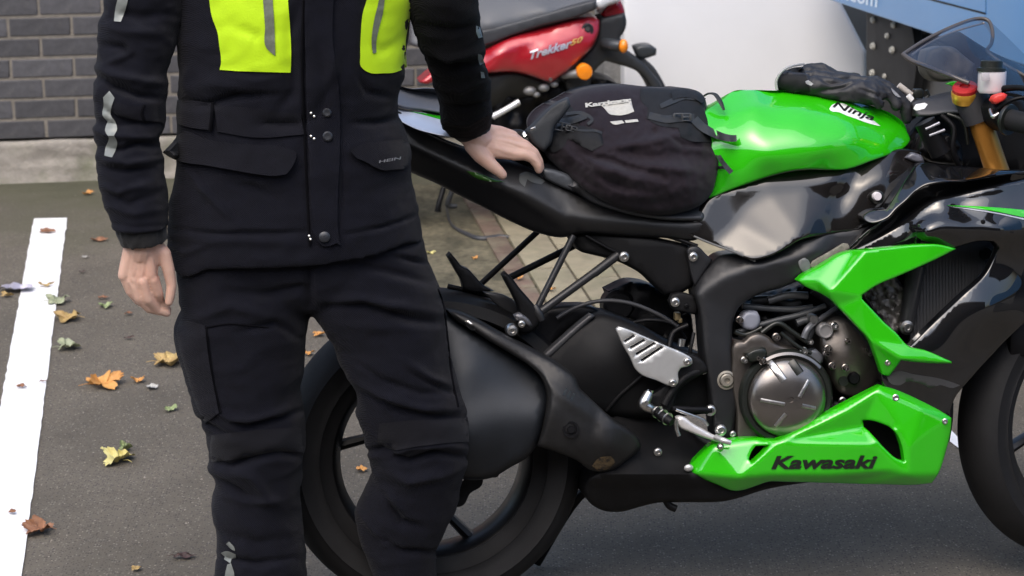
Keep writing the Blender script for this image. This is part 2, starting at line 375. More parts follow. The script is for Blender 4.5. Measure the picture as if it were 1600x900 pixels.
def tube_v(pts, rad, n=10, flat=1.0, flat_ax=None):
    P = [Vector(p) for p in pts]; k = len(P); rad = [rad]*k if isinstance(rad, (int, float)) else list(rad); V = []; F_ = []
    up = None
    for i in range(k):
        t = (P[min(i+1, k-1)]-P[max(i-1, 0)]).normalized()
        if up is None:
            _, a, b = basis(t)
            if flat_ax is not None: b = (Vector(flat_ax)-t*Vector(flat_ax).dot(t)).normalized(); a = b.cross(t).normalized()
        else:
            a = (up-t*up.dot(t)).normalized(); b = t.cross(a)
        up = a
        for j in range(n):
            q = 2*math.pi*j/n; V.append(P[i]+a*math.cos(q)*rad[i]+b*math.sin(q)*rad[i]*flat)
    for i in range(k-1):
        for j in range(n): F_.append((i*n+j, i*n+(j+1) % n, (i+1)*n+(j+1) % n, (i+1)*n+j))
    F_.append(tuple(reversed(range(n)))); F_.append(tuple(range((k-1)*n, k*n)))
    return V, F_
def spline(pts, k=6):
    P = [Vector(p) for p in pts]; out = []
    for i in range(len(P)-1):
        p0 = P[max(i-1, 0)]; p1 = P[i]; p2 = P[i+1]; p3 = P[min(i+2, len(P)-1)]
        for j in range(k):
            t = j/k; out.append(0.5*((2*p1)+(p2-p0)*t+(2*p0-5*p1+4*p2-p3)*t*t+(-p0+3*p1-3*p2+p3)*t**3))
    out.append(P[-1]); return out
def tube(name, pts, rad, m, parent, n=10, sm=True, flat=1.0, flat_ax=None):
    if sm and len(pts) > 2:
        k = 6; r2 = rad
        if not isinstance(rad, (int, float)):
            r2 = []
            for i in range(len(pts)-1): r2 += [rad[i]+(rad[i+1]-rad[i])*j/k for j in range(k)]
            r2.append(rad[-1])
        pts = spline(pts, k); rad = r2
    V, F_ = tube_v(pts, rad, n, flat, flat_ax); return mk(name, V, F_, m, parent)
def box_v(c, X, Y, Z, bev=0.0):
    "box with half vectors X,Y,Z"
    V = []; F_ = []
    bm = bmesh.new(); bmesh.ops.create_cube(bm, size=2)
    lx, ly, lz = X.length, Y.length, Z.length
    for v in bm.verts: v.co = Vector((v.co.x*lx, v.co.y*ly, v.co.z*lz))
    if bev: bmesh.ops.bevel(bm, geom=bm.edges[:], offset=bev, segments=2, affect='EDGES', profile=0.5)
    x, y, z = X.normalized(), Y.normalized(), Z.normalized()
    bm.verts.ensure_lookup_table()
    V = [c+x*v.co.x+y*v.co.y+z*v.co.z for v in bm.verts]; F_ = [tuple(v.index for v in f.verts) for f in bm.faces]; bm.free(); return V, F_
def box(name, c, X, Y, Z, m, parent=None, bev=0.0, **k):
    V, F_ = box_v(c, X, Y, Z, bev); return mk(name, V, F_, m, parent, True, 30, **k)
class Acc:
    def __init__(s): s.V = []; s.F = []
    def add(s, vf):
        V, F_ = vf; n = len(s.V); s.V += [Vector(v) for v in V]; s.F += [tuple(i+n for i in f) for f in F_]; return s
def bolt_v(c, n, r, h=None):
    h = h or r*0.8
    return revolve_v(c, n, [(r*1.25, -0.002), (r*1.25, h*0.25), (r, h*0.3), (r, h*0.85), (r*0.85, h), (r*0.5, h), (r*0.45, h*0.55), (0.00001, h*0.5)], 12)
def bolt(px, py, d, fr, parent, r=0.006, m=None):
    V, F_ = bolt_v(fr.P(px, py, d), fr.n, r); return mk('bolt', V, F_, m or STEEL, parent)

# --- union of blobs by voxel remesh
def remesh(name, acc, vox, smooth_it=2):
    me = bpy.data.meshes.new(name); me.from_pydata([tuple(v) for v in acc.V], [], acc.F); me.update()
    bm = bmesh.new(); bm.from_mesh(me); bmesh.ops.recalc_face_normals(bm, faces=bm.faces); bm.to_mesh(me); bm.free()
    o = bpy.data.objects.new(name, me); COL.objects.link(o)
    md = o.modifiers.new('r', 'REMESH'); md.mode = 'VOXEL'; md.voxel_size = vox
    if smooth_it: s = o.modifiers.new('s', 'SMOOTH'); s.factor = 0.5; s.iterations = smooth_it
    dg = bpy.context.evaluated_depsgraph_get(); me2 = bpy.data.meshes.new_from_object(o.evaluated_get(dg))
    n = len(me2.vertices); V = np.empty(n*3); me2.vertices.foreach_get('co', V); V = V.reshape(-1, 3)
    Nn = np.empty(n*3); me2.vertices.foreach_get('normal', Nn); Nn = Nn.reshape(-1, 3)
    F_ = [tuple(p.vertices) for p in me2.polygons]
    bpy.data.objects.remove(o); bpy.data.meshes.remove(me); bpy.data.meshes.remove(me2)
    return V, Nn, F_
def projN(V):
    v = V-np.array(CAM); z = v@np.array(_F); return np.c_[800+FPX*(v@np.array(_R))/z, 450-FPX*(v@np.array(_U))/z]
def cloth_disp(V, Nn, folds=(), amp=0.004, scale=(14, 14, 22), warp=0.5, seed=0.0, fine=0.0012):
    "creases: ridged noise stretched sideways plus the folds the cloth really has"
    out = np.zeros(len(V))
    for i, (x, y, z) in enumerate(V):
        p = Vector((x*scale[0]+seed, y*scale[1], z*scale[2]))
        wv = noise.noise_vector(p*0.5)*warp; q = p+wv
        a = 1-abs(noise.noise(q))*2.6; b = 1-abs(noise.noise(q*2.1+Vector((5, 1, 7))))*2
        out[i] = amp*(a*0.7+b*0.35-0.5)+fine*noise.noise(q*5)
    facing = (Nn@np.array(_F)) < 0.15
    if folds: out += np.where(facing, 1.4*fold_field(projN(V), folds), 0)
    return V+Nn*out[:, None]
def ring_loft(rings, n=40, power=2.4):
    "rings: (leftpx, rightpx, worldY, thickness) ; leftpx/rightpx are pixel points on the plane Y=worldY"
    V = []; F_ = []; k = len(rings)
    for (lp, rp, yw, th) in rings:
        o = Vector((0, yw, 0)); nn = Vector((0, -1, 0)); A = plane_hit(lp[0], lp[1], o, nn); B = plane_hit(rp[0], rp[1], o, nn)
        c = (A+B)/2; h = (B-A)/2; 
        for j in range(n):
            t = 2*math.pi*j/n; ct, st = math.cos(t), math.sin(t)
            e = 2/power; V.append(c+h*(abs(ct)**e*(1 if ct >= 0 else -1)) + Vector((0, -1, 0))*(th/2*abs(st)**e*(1 if st >= 0 else -1)))
    for i in range(k-1):
        for j in range(n): F_.append((i*n+j, i*n+(j+1) % n, (i+1)*n+(j+1) % n, (i+1)*n+j))
    F_.append(tuple(range(n))); F_.append(tuple(reversed(range((k-1)*n, k*n))))
    return V, F_
def capsule(p, q, r1, r2=None, n=12):
    r2 = r1 if r2 is None else r2; p = Vector(p); q = Vector(q); ax = (q-p); L = ax.length
    if L < 1e-6: ax = Vector((0, 0, 1)); L = 1e-5
    prof = [(0.0001, -r1)]+[(r1*math.cos(a), r1*math.sin(a)) for a in (-1.1, -0.6, 0)]+[(r2*math.cos(a), L+r2*math.sin(a)) for a in (0, 0.6, 1.1)]+[(0.0001, L+r2)]
    V, F_ = revolve_v(p, ax, prof, n)
    m0 = len(prof); F_.append(tuple(i*m0 for i in range(n))); F_.append(tuple(i*m0+m0-1 for i in reversed(range(n)))); return V, F_
def ellipsoid(c, X, Y, Z, n=16):
    V = []; F_ = []; m_ = n//2
    for i in range(1, m_):
        a = math.pi*i/m_
        for j in range(n):
            b = 2*math.pi*j/n; V.append(c+X*(math.sin(a)*math.cos(b))+Y*(math.sin(a)*math.sin(b))+Z*math.cos(a))
    for i in range(m_-2):
        for j in range(n): F_.append((i*n+j, i*n+(j+1) % n, (i+1)*n+(j+1) % n, (i+1)*n+j))
    t = len(V); V += [c+Z, c-Z]
    for j in range(n): F_.append((t, (j+1) % n, j)); F_.append((t+1, (m_-2)*n+j, (m_-2)*n+(j+1) % n))
    return V, F_
class Surf:  # ray-cast surface, for patches lying on remeshed cloth
    def __init__(s, V, F_):
        s.t = BVHTree.FromPolygons([Vector(v) for v in V], F_)
    def place(s, Q, off=0.003):
        out = []; last = None
        for x, y in Q:
            r = ray(x, y); h, nn, i, dd = s.t.ray_cast(CAM, r)
            if h is None:
                nr = s.t.find_nearest(CAM+r*(last or 4.7)); dd = (nr[0]-CAM).dot(r); h = CAM+r*dd
            last = dd; out.append(h-r*off)
        return np.array([tuple(p) for p in out])
def patch(name, outline, surf, m, parent, off=0.004, grid=6, step=4, corner=48, edge_in=True, thick=0.002):
    ol = smooth_outline(outline, step, corner); A = np.array(ol); lo, hi = A.min(0), A.max(0)
    gx, gy = np.meshgrid(np.arange(lo[0]+grid/2, hi[0], grid), np.arange(lo[1]+grid/2, hi[1], grid)); Q = np.c_[gx.ravel(), gy.ravel()]
    Q = Q[inside(Q, ol)]
    if len(Q): Q = Q[seg_dist(Q, ol) > grid*0.4]
    allp = [tuple(p) for p in ol]+[tuple(p) for p in Q]
    vs, es, fs, *_ = delaunay_2d_cdt([Vector(p) for p in allp], [(i, (i+1) % len(ol)) for i in range(len(ol))], [], 0, 0.02)
    V = np.array([tuple(v) for v in vs]); F_ = [tuple(f) for f in fs]; cen = np.array([V[list(f)].mean(0) for f in F_]); k = inside(cen, ol); F_ = [f for f, q in zip(F_, k) if q]
    W = surf.place(V, off)
    back = surf.place(V, off-thick); nV = len(V); cnt = {}
    for f in F_:
        for i in range(len(f)):
            e = (f[i], f[(i+1) % len(f)]); key = tuple(sorted(e)); cnt[key] = (cnt.get(key, (0, e))[0]+1, e)
    faces = list(F_)+[(e[1], e[0], e[0]+nV, e[1]+nV) for c, e in cnt.values() if c == 1]
    return mk(name, np.vstack([W, back]), faces, m, parent, True, 50)
# ------------------------------------------------------------ ground
def ground_mat():
    m = mat('asphalt', (0.116, 0.101, 0.079), 0.88, col2=(0.080, 0.070, 0.054), patch=(0.42, 0.72), patch_scale=1.7, var=0.14, var_scale=5, bump=0.003, bump_scale=130)
    t = m.node_tree; N = t.nodes; L = t.links; b = N['Principled BSDF']; c = b.inputs['Base Color'].links[0].from_socket
    tc = N.new('ShaderNodeTexCoord')
    def voro(scale, lo, hi, col, c, thr):
        v = N.new('ShaderNodeTexVoronoi'); v.inputs['Scale'].default_value = scale; L.new(tc.outputs['Object'], v.inputs['Vector'])
        cr = N.new('ShaderNodeValToRGB'); cr.color_ramp.elements[0].position = lo; cr.color_ramp.elements[1].position = hi
        cr.color_ramp.elements[0].color = (1, 1, 1, 1); cr.color_ramp.elements[1].color = (0, 0, 0, 1); L.new(v.outputs['Distance'], cr.inputs[0])
        sp = N.new('ShaderNodeSeparateColor'); L.new(v.outputs['Color'], sp.inputs[0]); gt = N.new('ShaderNodeMath'); gt.operation = 'GREATER_THAN'; gt.inputs[1].default_value = thr; L.new(sp.outputs[0], gt.inputs[0])
        mu = N.new('ShaderNodeMath'); mu.operation = 'MULTIPLY'; L.new(gt.outputs[0], mu.inputs[0]); L.new(cr.outputs[0], mu.inputs[1])
        x = N.new('ShaderNodeMix'); x.data_type = 'RGBA'; L.new(mu.outputs[0], x.inputs[0]); L.new(c, x.inputs[6]); x.inputs[7].default_value = (*col, 1); return x.outputs[2]
    c = voro(150, 0.25, 0.45, (0.19, 0.17, 0.145), c, 0.80)
    c = voro(170, 0.3, 0.5, (0.050, 0.044, 0.040), c, 0.60)
    c = voro(90, 0.14, 0.26, (0.27, 0.24, 0.20), c, 0.92)
    # moss and soil that has settled towards the wall
    sx = N.new('ShaderNodeSeparateXYZ'); L.new(tc.outputs['Object'], sx.inputs[0])
    n = N.new('ShaderNodeTexNoise'); n.inputs['Scale'].default_value = 3.2; n.inputs['Detail'].default_value = 8; n.inputs['Roughness'].default_value = 0.65; L.new(tc.outputs['Object'], n.inputs['Vector'])
    a = N.new('ShaderNodeMath'); a.operation = 'MULTIPLY_ADD'; a.inputs[1].default_value = 2.4; L.new(n.outputs['Fac'], a.inputs[0]); L.new(sx.outputs[1], a.inputs[2])
    def ramp(lo, hi, col, c, src):
        mr = N.new('ShaderNodeMapRange'); mr.inputs[1].default_value = lo; mr.inputs[2].default_value = hi; L.new(src, mr.inputs[0])
        x = N.new('ShaderNodeMix'); x.data_type = 'RGBA'; L.new(mr.outputs[0], x.inputs[0]); L.new(c, x.inputs[6]); x.inputs[7].default_value = (*col, 1); return x.outputs[2]
    c = ramp(8.6, 9.4, (0.075, 0.072, 0.045), c, a.outputs[0])
    c = ramp(9.35, 10.1, (0.04, 0.042, 0.022), c, a.outputs[0])
    L.new(c, b.inputs['Base Color']); return m
ASPH = ground_mat()
V = [(-40, -30, 0), (40, -30, 0), (40, 60, 0), (-40, 60, 0)]
o = mk('ground', V, [(0, 1, 2, 3)], ASPH, smooth=False); tag(o, kind='structure')

def rag_strip(name, a0, a1, b0, b1, z, m, n=90, amp=0.0035):
    "painted strip with slightly ragged edges, a0->a1 left side, b0->b1 right side"
    V = []; F_ = []
    for i in range(n+1):
        t = i/n; A = a0.lerp(a1, t); B = b0.lerp(b1, t); x = (B-A).normalized()
        A = A+x*(noise.noise(A*60)*amp+noise.noise(A*180)*amp*0.7); B = B+x*(noise.noise(B*60)*amp+noise.noise(B*180)*amp*0.7)
        V += [(A.x, A.y, z), (B.x, B.y, z)]
        if i: F_.append((2*i-2, 2*i-1, 2*i+1, 2*i))
    o = mk(name, V, F_, m, smooth=False); tag(o, kind='structure'); return o
rag_strip('road_marking', G(-52, 930), G(53, 343), G(29, 945), G(105, 342), 0.004, LINEW)
vd = (G(104, 343)-G(71, 600)).normalized()
Q0 = G(1470, 681); Q1 = G(1556, 747); rag_strip('road_marking', Q0, Q0+vd*2.6, Q1, Q1+vd*2.6, 0.004, LINEW)

# loose grit lying on the asphalt
acc = Acc(); rg = random.Random(3)
for i in range(2200):
    px, py = rg.uniform(-20, 1620), rg.uniform(300, 930) ** 1.0
    p = G(px, py); s = rg.uniform(0.0008, 0.0024)*(1.6 if rg.random() < .06 else 1)
    an = rg.random()*6.28; e = Vector((math.cos(an), math.sin(an), 0))*s; f = Vector((-math.sin(an), math.cos(an), 0))*s*rg.uniform(0.5, 1)
    acc.add(([p+e+Vector((0, 0, .0005)), p+f+Vector((0, 0, .0005)), p-e+Vector((0, 0, .0005)), p-f+Vector((0, 0, .0005)), p+Vector((0, 0, s*1.1))], [(0, 1, 4), (1, 2, 4), (2, 3, 4), (3, 0, 4)]))
GRIT = mat('pale grit', (0.25, 0.22, 0.19), 0.8, var=0.6, var_scale=3)
o = mk('grit', acc.V, acc.F, GRIT, smooth=False); tag(o, 'pale stone grit scattered over the asphalt', 'grit', kind='stuff')

# paving behind the motorcycle
D1 = (G(934, 463)-G(891, 399)); D1.normalize(); D2 = Vector((-D1.y, D1.x, 0));
if D2.x < 0: D2 = -D2
base = G(823, 426); wS = abs((G(891, 426)-base).dot(D2))
pav = thing('paving', base, 'buff paving slabs edged by a row of red brick pavers behind the rear wheel', 'paving'); tag(pav, kind='structure')
del pav['label']; del pav['category']
def slab(name, c, hx, hy, m, z=0.012):
    return box(name, Vector((c.x, c.y, z/2+rg.uniform(-.001, .001))), D2*hx, D1*hy, Vector((0, 0, z/2)), m, pav, bev=0.003)
for i in range(7):
    off = (i % 2)*0.13
    for j in range(-4, 4):
        L_ = 0.40; c = base+D2*(wS*(i+0.5))+D1*(L_*(j+0.5)+off)
        if not 300 < proj(c)[1] < 500: continue
        slab('slab', c, wS/2-0.0035, L_/2-0.0035, SLABM)
for j in range(-8, 8):
    c = base-D2*0.038+D1*(0.2*(j+0.5)); slab('brick', c, 0.033, 0.098, REDBR)

# soil and leaf crumbs trodden into the ground beside the paving
ol = smooth_outline([(400, 292), (560, 288), (790, 290), (802, 330), (812, 380), (838, 430), (860, 470), (820, 480), (740, 462), (690, 478), (640, 462), (560, 470), (470, 420), (420, 350)], 8)
V = []
for x, y in ol: V.append(G(x+8*noise.noise(Vector((x/12, y/12, 0))), y+5*noise.noise(Vector((x/12, y/12, 5))), 0.0035))
o = mk('soil', V, [tuple(range(len(V)))], mat('trodden soil', (0.135, 0.118, 0.075), 0.95, var=0.5, var_scale=45, bump=0.006, bump_scale=70, col2=(0.055, 0.05, 0.03), patch=(0.42, 0.62), patch_scale=7), smooth=False); tag(o, kind='structure')

# ------------------------------------------------------------ brick wall
WYAW = R(7.0); WO = G(0, 284.5); WU = Vector((math.cos(WYAW), math.sin(WYAW), 0)); WN = Vector((math.sin(WYAW), -math.cos(WYAW), 0))
wall = thing('brick_wall', WO, 'low slate blue brick wall on a pale concrete plinth behind the parking bay', 'wall', M=Matrix.Translation(WO) @ Matrix.Rotation(WYAW, 4, 'Z'))
def WL(a, d, z): return WO+WU*a+WN*d+Vector((0, 0, z))
aR = (plane_hit(958, 60, WO, WN)-WO).dot(WU); aL = -1.6
PH = 0.150; CH = 0.0750; BH = 0.065
ncourse = 34; top = PH+ncourse*CH
ob = box('wall_core', WL((aL+aR)/2, -0.115, (PH+top)/2+0.01), WU*((aR-aL)/2), WN*0.11, Vector((0, 0, (top-PH)/2)), MORTAR, wall)
# plinth with a slumped, chipped top and face
V = []; F_ = []; na, nz = 150, 14
for i in range(na+1):
    a = aL+(aR-aL)*i/na
    for j in range(nz+1):
        z = PH*j/nz*0.985; d = 0.012+0.006*noise.noise(Vector((a*9, z*30, 1)))+0.004*noise.noise(Vector((a*40, z*60, 1)))+(0.02*(1-j/nz)**2)
        if j == nz: d -= 0.010
        V.append(WL(a, d, z+0.004*noise.noise(Vector((a*7, 4, 1)))*(j/nz)))
    V.append(WL(a, -0.1, PH))
K = nz+2
for i in range(na):
    for j in range(K-1): F_.append((i*K+j, (i+1)*K+j, (i+1)*K+j+1, i*K+j+1))
mk('plinth', V, F_, PLINTH, wall, sharp=60)
brick_me = []
for kind in range(4):
    bm = bmesh.new(); bmesh.ops.create_cube(bm, size=1)
    for v in bm.verts: v.co = Vector((v.co.x*0.2145, v.co.y*0.02, v.co.z*BH))+Vector((rg.uniform(-.0012, .0012), 0, rg.uniform(-.0012, .0012)))
    bmesh.ops.bevel(bm, geom=[e for e in bm.edges], offset=0.0025, segments=1, affect='EDGES')
    me = bpy.data.meshes.new('brick'); bm.to_mesh(me); bm.free(); me.materials.append(BRICKM); me.polygons.foreach_set('use_smooth', [True]*len(me.polygons)); me.set_sharp_from_angle(angle=R(35)); brick_me.append(me)
a_first = (plane_hit(182/3, 20, WO, WN)-WO).dot(WU)   # a perpend in the second course from the top of the frame
upper = Acc(); nb = 0
vis_course = 13
for c in range(ncourse):
    z = PH+0.008+BH/2+c*CH; ph = a_first+(0.1125 if (c % 2) else 0.0)
    k0 = int((aL-ph)/0.2245)-1; k1 = int((aR-ph)/0.2245)+1
    for k in range(k0, k1+1):
        ac = ph+0.2245*(k+0.5)
        if ac-0.11 < aL-0.05 or ac+0.10 > aR+0.02: continue
        if c < vis_course and nb < 290:
            me = rg.choice(brick_me); b = bpy.data.objects.new('brick', me); COL.objects.link(b); b.parent = wall
            b.location = (ac, 0.0115+rg.uniform(-.0012, .0012), z); b.rotation_euler = (0, rg.uniform(-.004, .004), rg.uniform(-.004, .004)); nb += 1
        else: upper.add(box_v(WL(ac, -0.0115, z), WU*0.1072, WN*0.01, Vector((0, 0, BH/2))))
o = mk('upper_bricks', upper.V, upper.F, BRICKM, wall, smooth=False); tag(o, kind='stuff')
pf = Frame(G(961, 289), 7, 0)
r = relief('concrete_pillar', [(943, 300), (943, -330), (984, -330), (984, 300)], [(0, 0, 0.01)], mat('speckled grey render', (0.24, 0.24, 0.235), 0.9, var=0.3, var_scale=40, bump=0.004, bump_scale=80), pf, None, grid=20, edge=3, drop=0.005, thick=0.2)
tag(r.o, 'speckled grey pillar at the end of the brick wall beside the white panel', 'pillar')

# ------------------------------------------------------------ white panel and blue van
wf = Frame(G(1150, 291), 7, 0)
r = relief('white_panel', [(974, 305), (974, -420), (1120, -420), (1304, -16), (1353, 80), (1353, 305)], [(0, 0, 0)], WHITEV, wf, None, grid=40, edge=8, drop=0.015, thick=0.35, corner=20)
tag(r.o, 'large smooth white painted panel with a slanted upper corner behind the motorcycle', 'panel')
ZB = 0.70
A = G(1300, 2.5, ZB); B = G(1600, 103, ZB); bd = (B-A); bd.z = 0; yawb = math.degrees(math.atan2(bd.y, bd.x))
A0 = Vector((A.x, A.y, 0)); van = thing('blue_van', A0, 'bright blue van body with white lettering over a dark bolted underframe, upper right', 'van', M=Frame(A0, yawb, 0).M)
vf = Frame(A0, yawb, 0)
bL = G(1240, 2, ZB); aLb = (bL-A0).dot(vf.u); 
V = [vf.L(aLb, 0, ZB), vf.L(4.5, 0, ZB), vf.L(4.5, 0, ZB+1.9), vf.L(aLb, 0, ZB+1.9)]
c = (V[0]+V[2])/2-vf.n*0.9; box('body', c, vf.u*((4.5-aLb)/2), vf.n*0.9, Vector((0, 0, 0.95)), BLUEV, van, bev=0.012)
DKV = mat('dark van underside', (0.014, 0.014, 0.015), 0.6, var=0.3)
GRV = mat('dusty grey van arch', (0.13, 0.128, 0.125), 0.8, var=0.2, var_scale=5, col2=(0.10, 0.10, 0.10), patch_scale=3)
aU = (vf.P(1358, 100, -0.12)-A0).dot(vf.u); box('underframe', vf.L((aU+4.4)/2, -0.32, 0.45), vf.u*((4.4-aU)/2), vf.n*0.2, Vector((0, 0, 0.248)), GRV, van, bev=0.01)
pk = relief('bolted_plate', [(1354, 15), (1425, 38), (1432, 100), (1418, 185), (1354, 185)], [(0, 0, -0.05)], DKV, vf, van, grid=30, edge=2, drop=0.003, thick=0.03)
relief('arch_liner', [(1300, -5), (1362, 16), (1362, 230), (1300, 230)], [(0, 0, -0.6)], mat('dark arch liner', (0.045, 0.048, 0.052), .7), vf, van, grid=30, edge=2, drop=.003, thick=.03)
for bx, by, rr in ((1364, 31, .009), (1364, 72, .010), (1394, 78, .010), (1363, 114, .010), (1386, 56, .008), (1396, 39, .009), (1382, 119, .007), (1446, 46, .006)):
    Vv, Ff = bolt_v(vf.P(bx, by, -0.045), vf.n, rr); mk('bolt', Vv, Ff, PRINTW, van)
tube('wheel', [vf.L(2.0, -0.1, 0.33), vf.L(2.0, -0.35, 0.33)], 0.33, RUBBER, van, n=40)
def strip_between(name, p, q, wd, m, parent, fr, d=0.001):
    a, b = fr.P(p[0], p[1], d), fr.P(q[0], q[1], d); x = (b-a); z = x.normalized().cross(fr.n)*wd
    V = [a-z, b-z, b+z, a+z]; V += [v-fr.n*0.002 for v in V]
    return mk(name, V, [(0, 1, 2, 3), (0, 1, 5, 4), (1, 2, 6, 5), (2, 3, 7, 6), (3, 0, 4, 7)], m, parent, smooth=False)
strip_between('door_gap', (1380, -20), (1540, 21.5), 0.003, PRINTK, van, vf)
strip_between('door_gap', (1540, 23), (1540, -80), 0.0016, mat('blue shut line', (0.03, 0.12, 0.3), 0.5), van, vf)
text_on('lettering', '.com', (1322, 0.5), (48, 11.5), (1.5, -16), lambda Q: vf.PN(Q, 0.0015), mat('pale blue lettering', (0.6, 0.72, 0.85), 0.5), van, bold=0.02)

# ------------------------------------------------------------ fallen leaves
LC = {'orange': ((0.52, 0.24, 0.06), (0.62, 0.33, 0.10)), 'tan': ((0.36, 0.24, 0.09), (0.45, 0.33, 0.13)), 'brown': ((0.20, 0.09, 0.045), (0.30, 0.14, 0.07)),
      'yellow': ((0.60, 0.55, 0.24), (0.50, 0.42, 0.12)), 'green': ((0.22, 0.28, 0.12), (0.32, 0.36, 0.18)), 'sage': ((0.25, 0.28, 0.17), (0.34, 0.36, 0.24)), 'dark': ((0.045, 0.025, 0.022), (0.07, 0.035, 0.03)), 'grey': ((0.42, 0.41, 0.38), (0.3, 0.3, 0.28))}
for k, (c1, c2) in LC.items(): mat('leaf '+k, c1, 0.6, col2=c2, patch_scale=25, patch=(0.4, 0.65), var=0.2, var_scale=60, bump=0.001, bump_scale=150)
def leaf(px, py, wpx, colr, rot, curl, seed, label, squash=1.0, lobes=5, z0=0.006, name='leaf'):
    rg = random.Random(seed); p = G(px, py); s = 0.4686*(py+637); rad = wpx/s/2
    n = 60; V = []; F_ = []; rings = 7
    def rr(t):
        lob = abs(math.cos(t*lobes/2))**0.75; fine = 0.10*math.sin(t*lobes*5+seed)+0.06*math.sin(t*31+seed*2)
        back = 1-0.35*math.exp(-((math.cos(t)+1)/0.25)**2)
        return rad*(0.55+0.45*lob+fine*0.7+0.12*noise.noise(Vector((math.cos(t)*2, math.sin(t)*2, seed*3.1))))*back
    cr, sr = math.cos(rot), math.sin(rot)
    for q in range(1, rings+1):
        k = q/rings
        for i in range(n):
            t = 2*math.pi*i/n; r_ = rr(t)*k; x = r_*math.cos(t); y = r_*math.sin(t)*squash
            z = curl*rad*(k**2)*(0.5+0.5*math.sin(t*2+seed))*0.9+0.30*rad*noise.noise(Vector((x/rad*2, y/rad*2, seed)))+rad*0.06*abs(math.sin(t*lobes/2))*k
            y2 = y*(1-0.35*curl*max(0, math.sin(t+seed)))
            V.append(Vector((p.x+x*cr-y2*sr, p.y+x*sr+y2*cr, z0+max(0.0, z))))
    V.append(Vector((p.x, p.y, z0)))
    for q in range(rings-1):
        for i in range(n): F_.append((q*n+i, q*n+(i+1) % n, (q+1)*n+(i+1) % n, (q+1)*n+i))
    for i in range(n): F_.append((len(V)-1, (i+1) % n, i))
    d = Vector((-cr, -sr, 0)); 
    o = mk(name, V, F_, MATS['leaf '+colr], None, True, 60, M=Matrix.Translation(p))
    tag(o, label, 'leaf', 'fallen leaves on the asphalt')
    if wpx > 40:
        st, sf = tube_v([p+d*rad*0.3+Vector((0, 0, z0+.002)), p+d*rad*0.7+Vector((d.y*rad*.1, 0, z0+.006)), p+d*rad*1.05+Vector((d.y*rad*.25, 0, z0+.003))], [0.0012, 0.0009, 0.0007], 5)
        mk('stalk', st, sf, MATS['leaf '+colr], o)
    return o
leaf(160, 603, 66, 'orange', 0.4, 0.5, 1, 'large crumpled orange leaf in the middle of the bay, left of the trouser leg')
leaf(186, 722, 60, 'yellow', 2.6, 0.6, 2, 'pale yellow leaf with a curled green rim lying alone below the orange leaf', lobes=4)
leaf(195, 705, 26, 'green', 1.2, 0.9, 12, 'small curled green leaf piece resting against the pale yellow leaf')
leaf(62, 832, 56, 'brown', 3.0, 0.5, 3, 'reddish brown leaf overlapping the right edge of the white line near the bottom', z0=0.008)
leaf(262, 569, 62, 'tan', 0.1, 0.4, 4, 'broad tan leaf touching the outer side of the trouser leg')
leaf(216, 598, 24, 'orange', 1.9, 0.6, 5, 'small orange leaf between the large orange leaf and the tan leaf')
leaf(236, 608, 22, 'grey', 0.2, 0.3, 6, 'small bleached leaf scrap just below the tan leaf', lobes=3)
leaf(265, 642, 24, 'green', 0.1, 0.4, 7, 'small green leaf lying beside the trouser knee', lobes=3)
leaf(108, 500, 48, 'tan', 3.1, 0.5, 8, 'flat brown and tan leaf right beside the white line, halfway up')
leaf(88, 474, 44, 'sage', 0.3, 0.4, 9, 'sage green leaf overlapping the right edge of the white line')
leaf(105, 546, 44, 'sage', 0.2, 0.5, 10, 'sage green leaf on the asphalt just below the tan leaf by the line')
leaf(72, 366, 30, 'brown', 0.0, 0.3, 11, 'thin brown leaf on the far end of the white line', squash=0.5, z0=0.009)
leaf(152, 377, 34, 'brown', 0.1, 0.2, 13, 'red brown leaf on the asphalt beside the far end of the white line', squash=0.5)
leaf(70, 450, 30, 'tan', 0.1, 0.4, 14, 'narrow tan leaf lying across the white line', squash=0.4, z0=0.009)
leaf(165, 481, 26, 'green', 0.8, 0.4, 15, 'dull green leaf on the asphalt between the white line and the hand', lobes=3)
leaf(10, 465, 26, 'tan', 0.0, 0.4, 16, 'tan leaf at the far left edge beside the crumpled wrapper', squash=0.5)
leaf(33, 609, 22, 'brown', 0.1, 0.3, 17, 'small brown leaf fragment on the middle of the white line', squash=0.5, z0=0.009)
leaf(66, 601, 16, 'brown', 0.6, 0.3, 18, 'tiny brown fragment at the right edge of the white line', squash=0.4, z0=0.009)
leaf(19, 806, 14, 'brown', 0.8, 0.6, 19, 'tiny brown leaf scrap on the white line above the reddish leaf', z0=0.009, lobes=3)
leaf(285, 873, 44, 'dark', 0.2, 0.1, 20, 'dark wet leaf pressed flat on the asphalt near the lower trouser leg', squash=0.4)
leaf(212, 892, 20, 'tan', 0.2, 0.3, 21, 'small tan leaf at the bottom edge left of the trouser leg')
leaf(498, 526, 26, 'orange', 0.2, 0.4, 22, 'orange leaf seen between the two trouser legs', squash=0.6)
leaf(482, 556, 20, 'orange', 1.2, 0.6, 23, 'small amber leaf seen between the legs, under the orange one')
leaf(564, 737, 20, 'orange', 0.2, 0.3, 24, 'small orange leaf seen through the rear wheel')
leaf(136, 305, 22, 'orange', 0.2, 0.4, 25, 'orange leaf in the moss at the foot of the wall', squash=0.6)
leaf(672, 398, 18, 'yellow', 0.2, 0.4, 26, 'small pale leaf right of the jacket hem', squash=0.6)
leaf(741, 406, 16, 'orange', 0.9, 0.3, 27, 'small pink orange leaf above the rear hugger', squash=0.6)
leaf(811, 444, 20, 'orange', 0.9, 0.5, 28, 'small orange leaf on the red brick edging', squash=0.6, z0=0.018)
leaf(858, 461, 22, 'orange', 0.1, 0.3, 29, 'small orange leaf on the buff slabs beneath the struts', squash=0.6, z0=0.018)
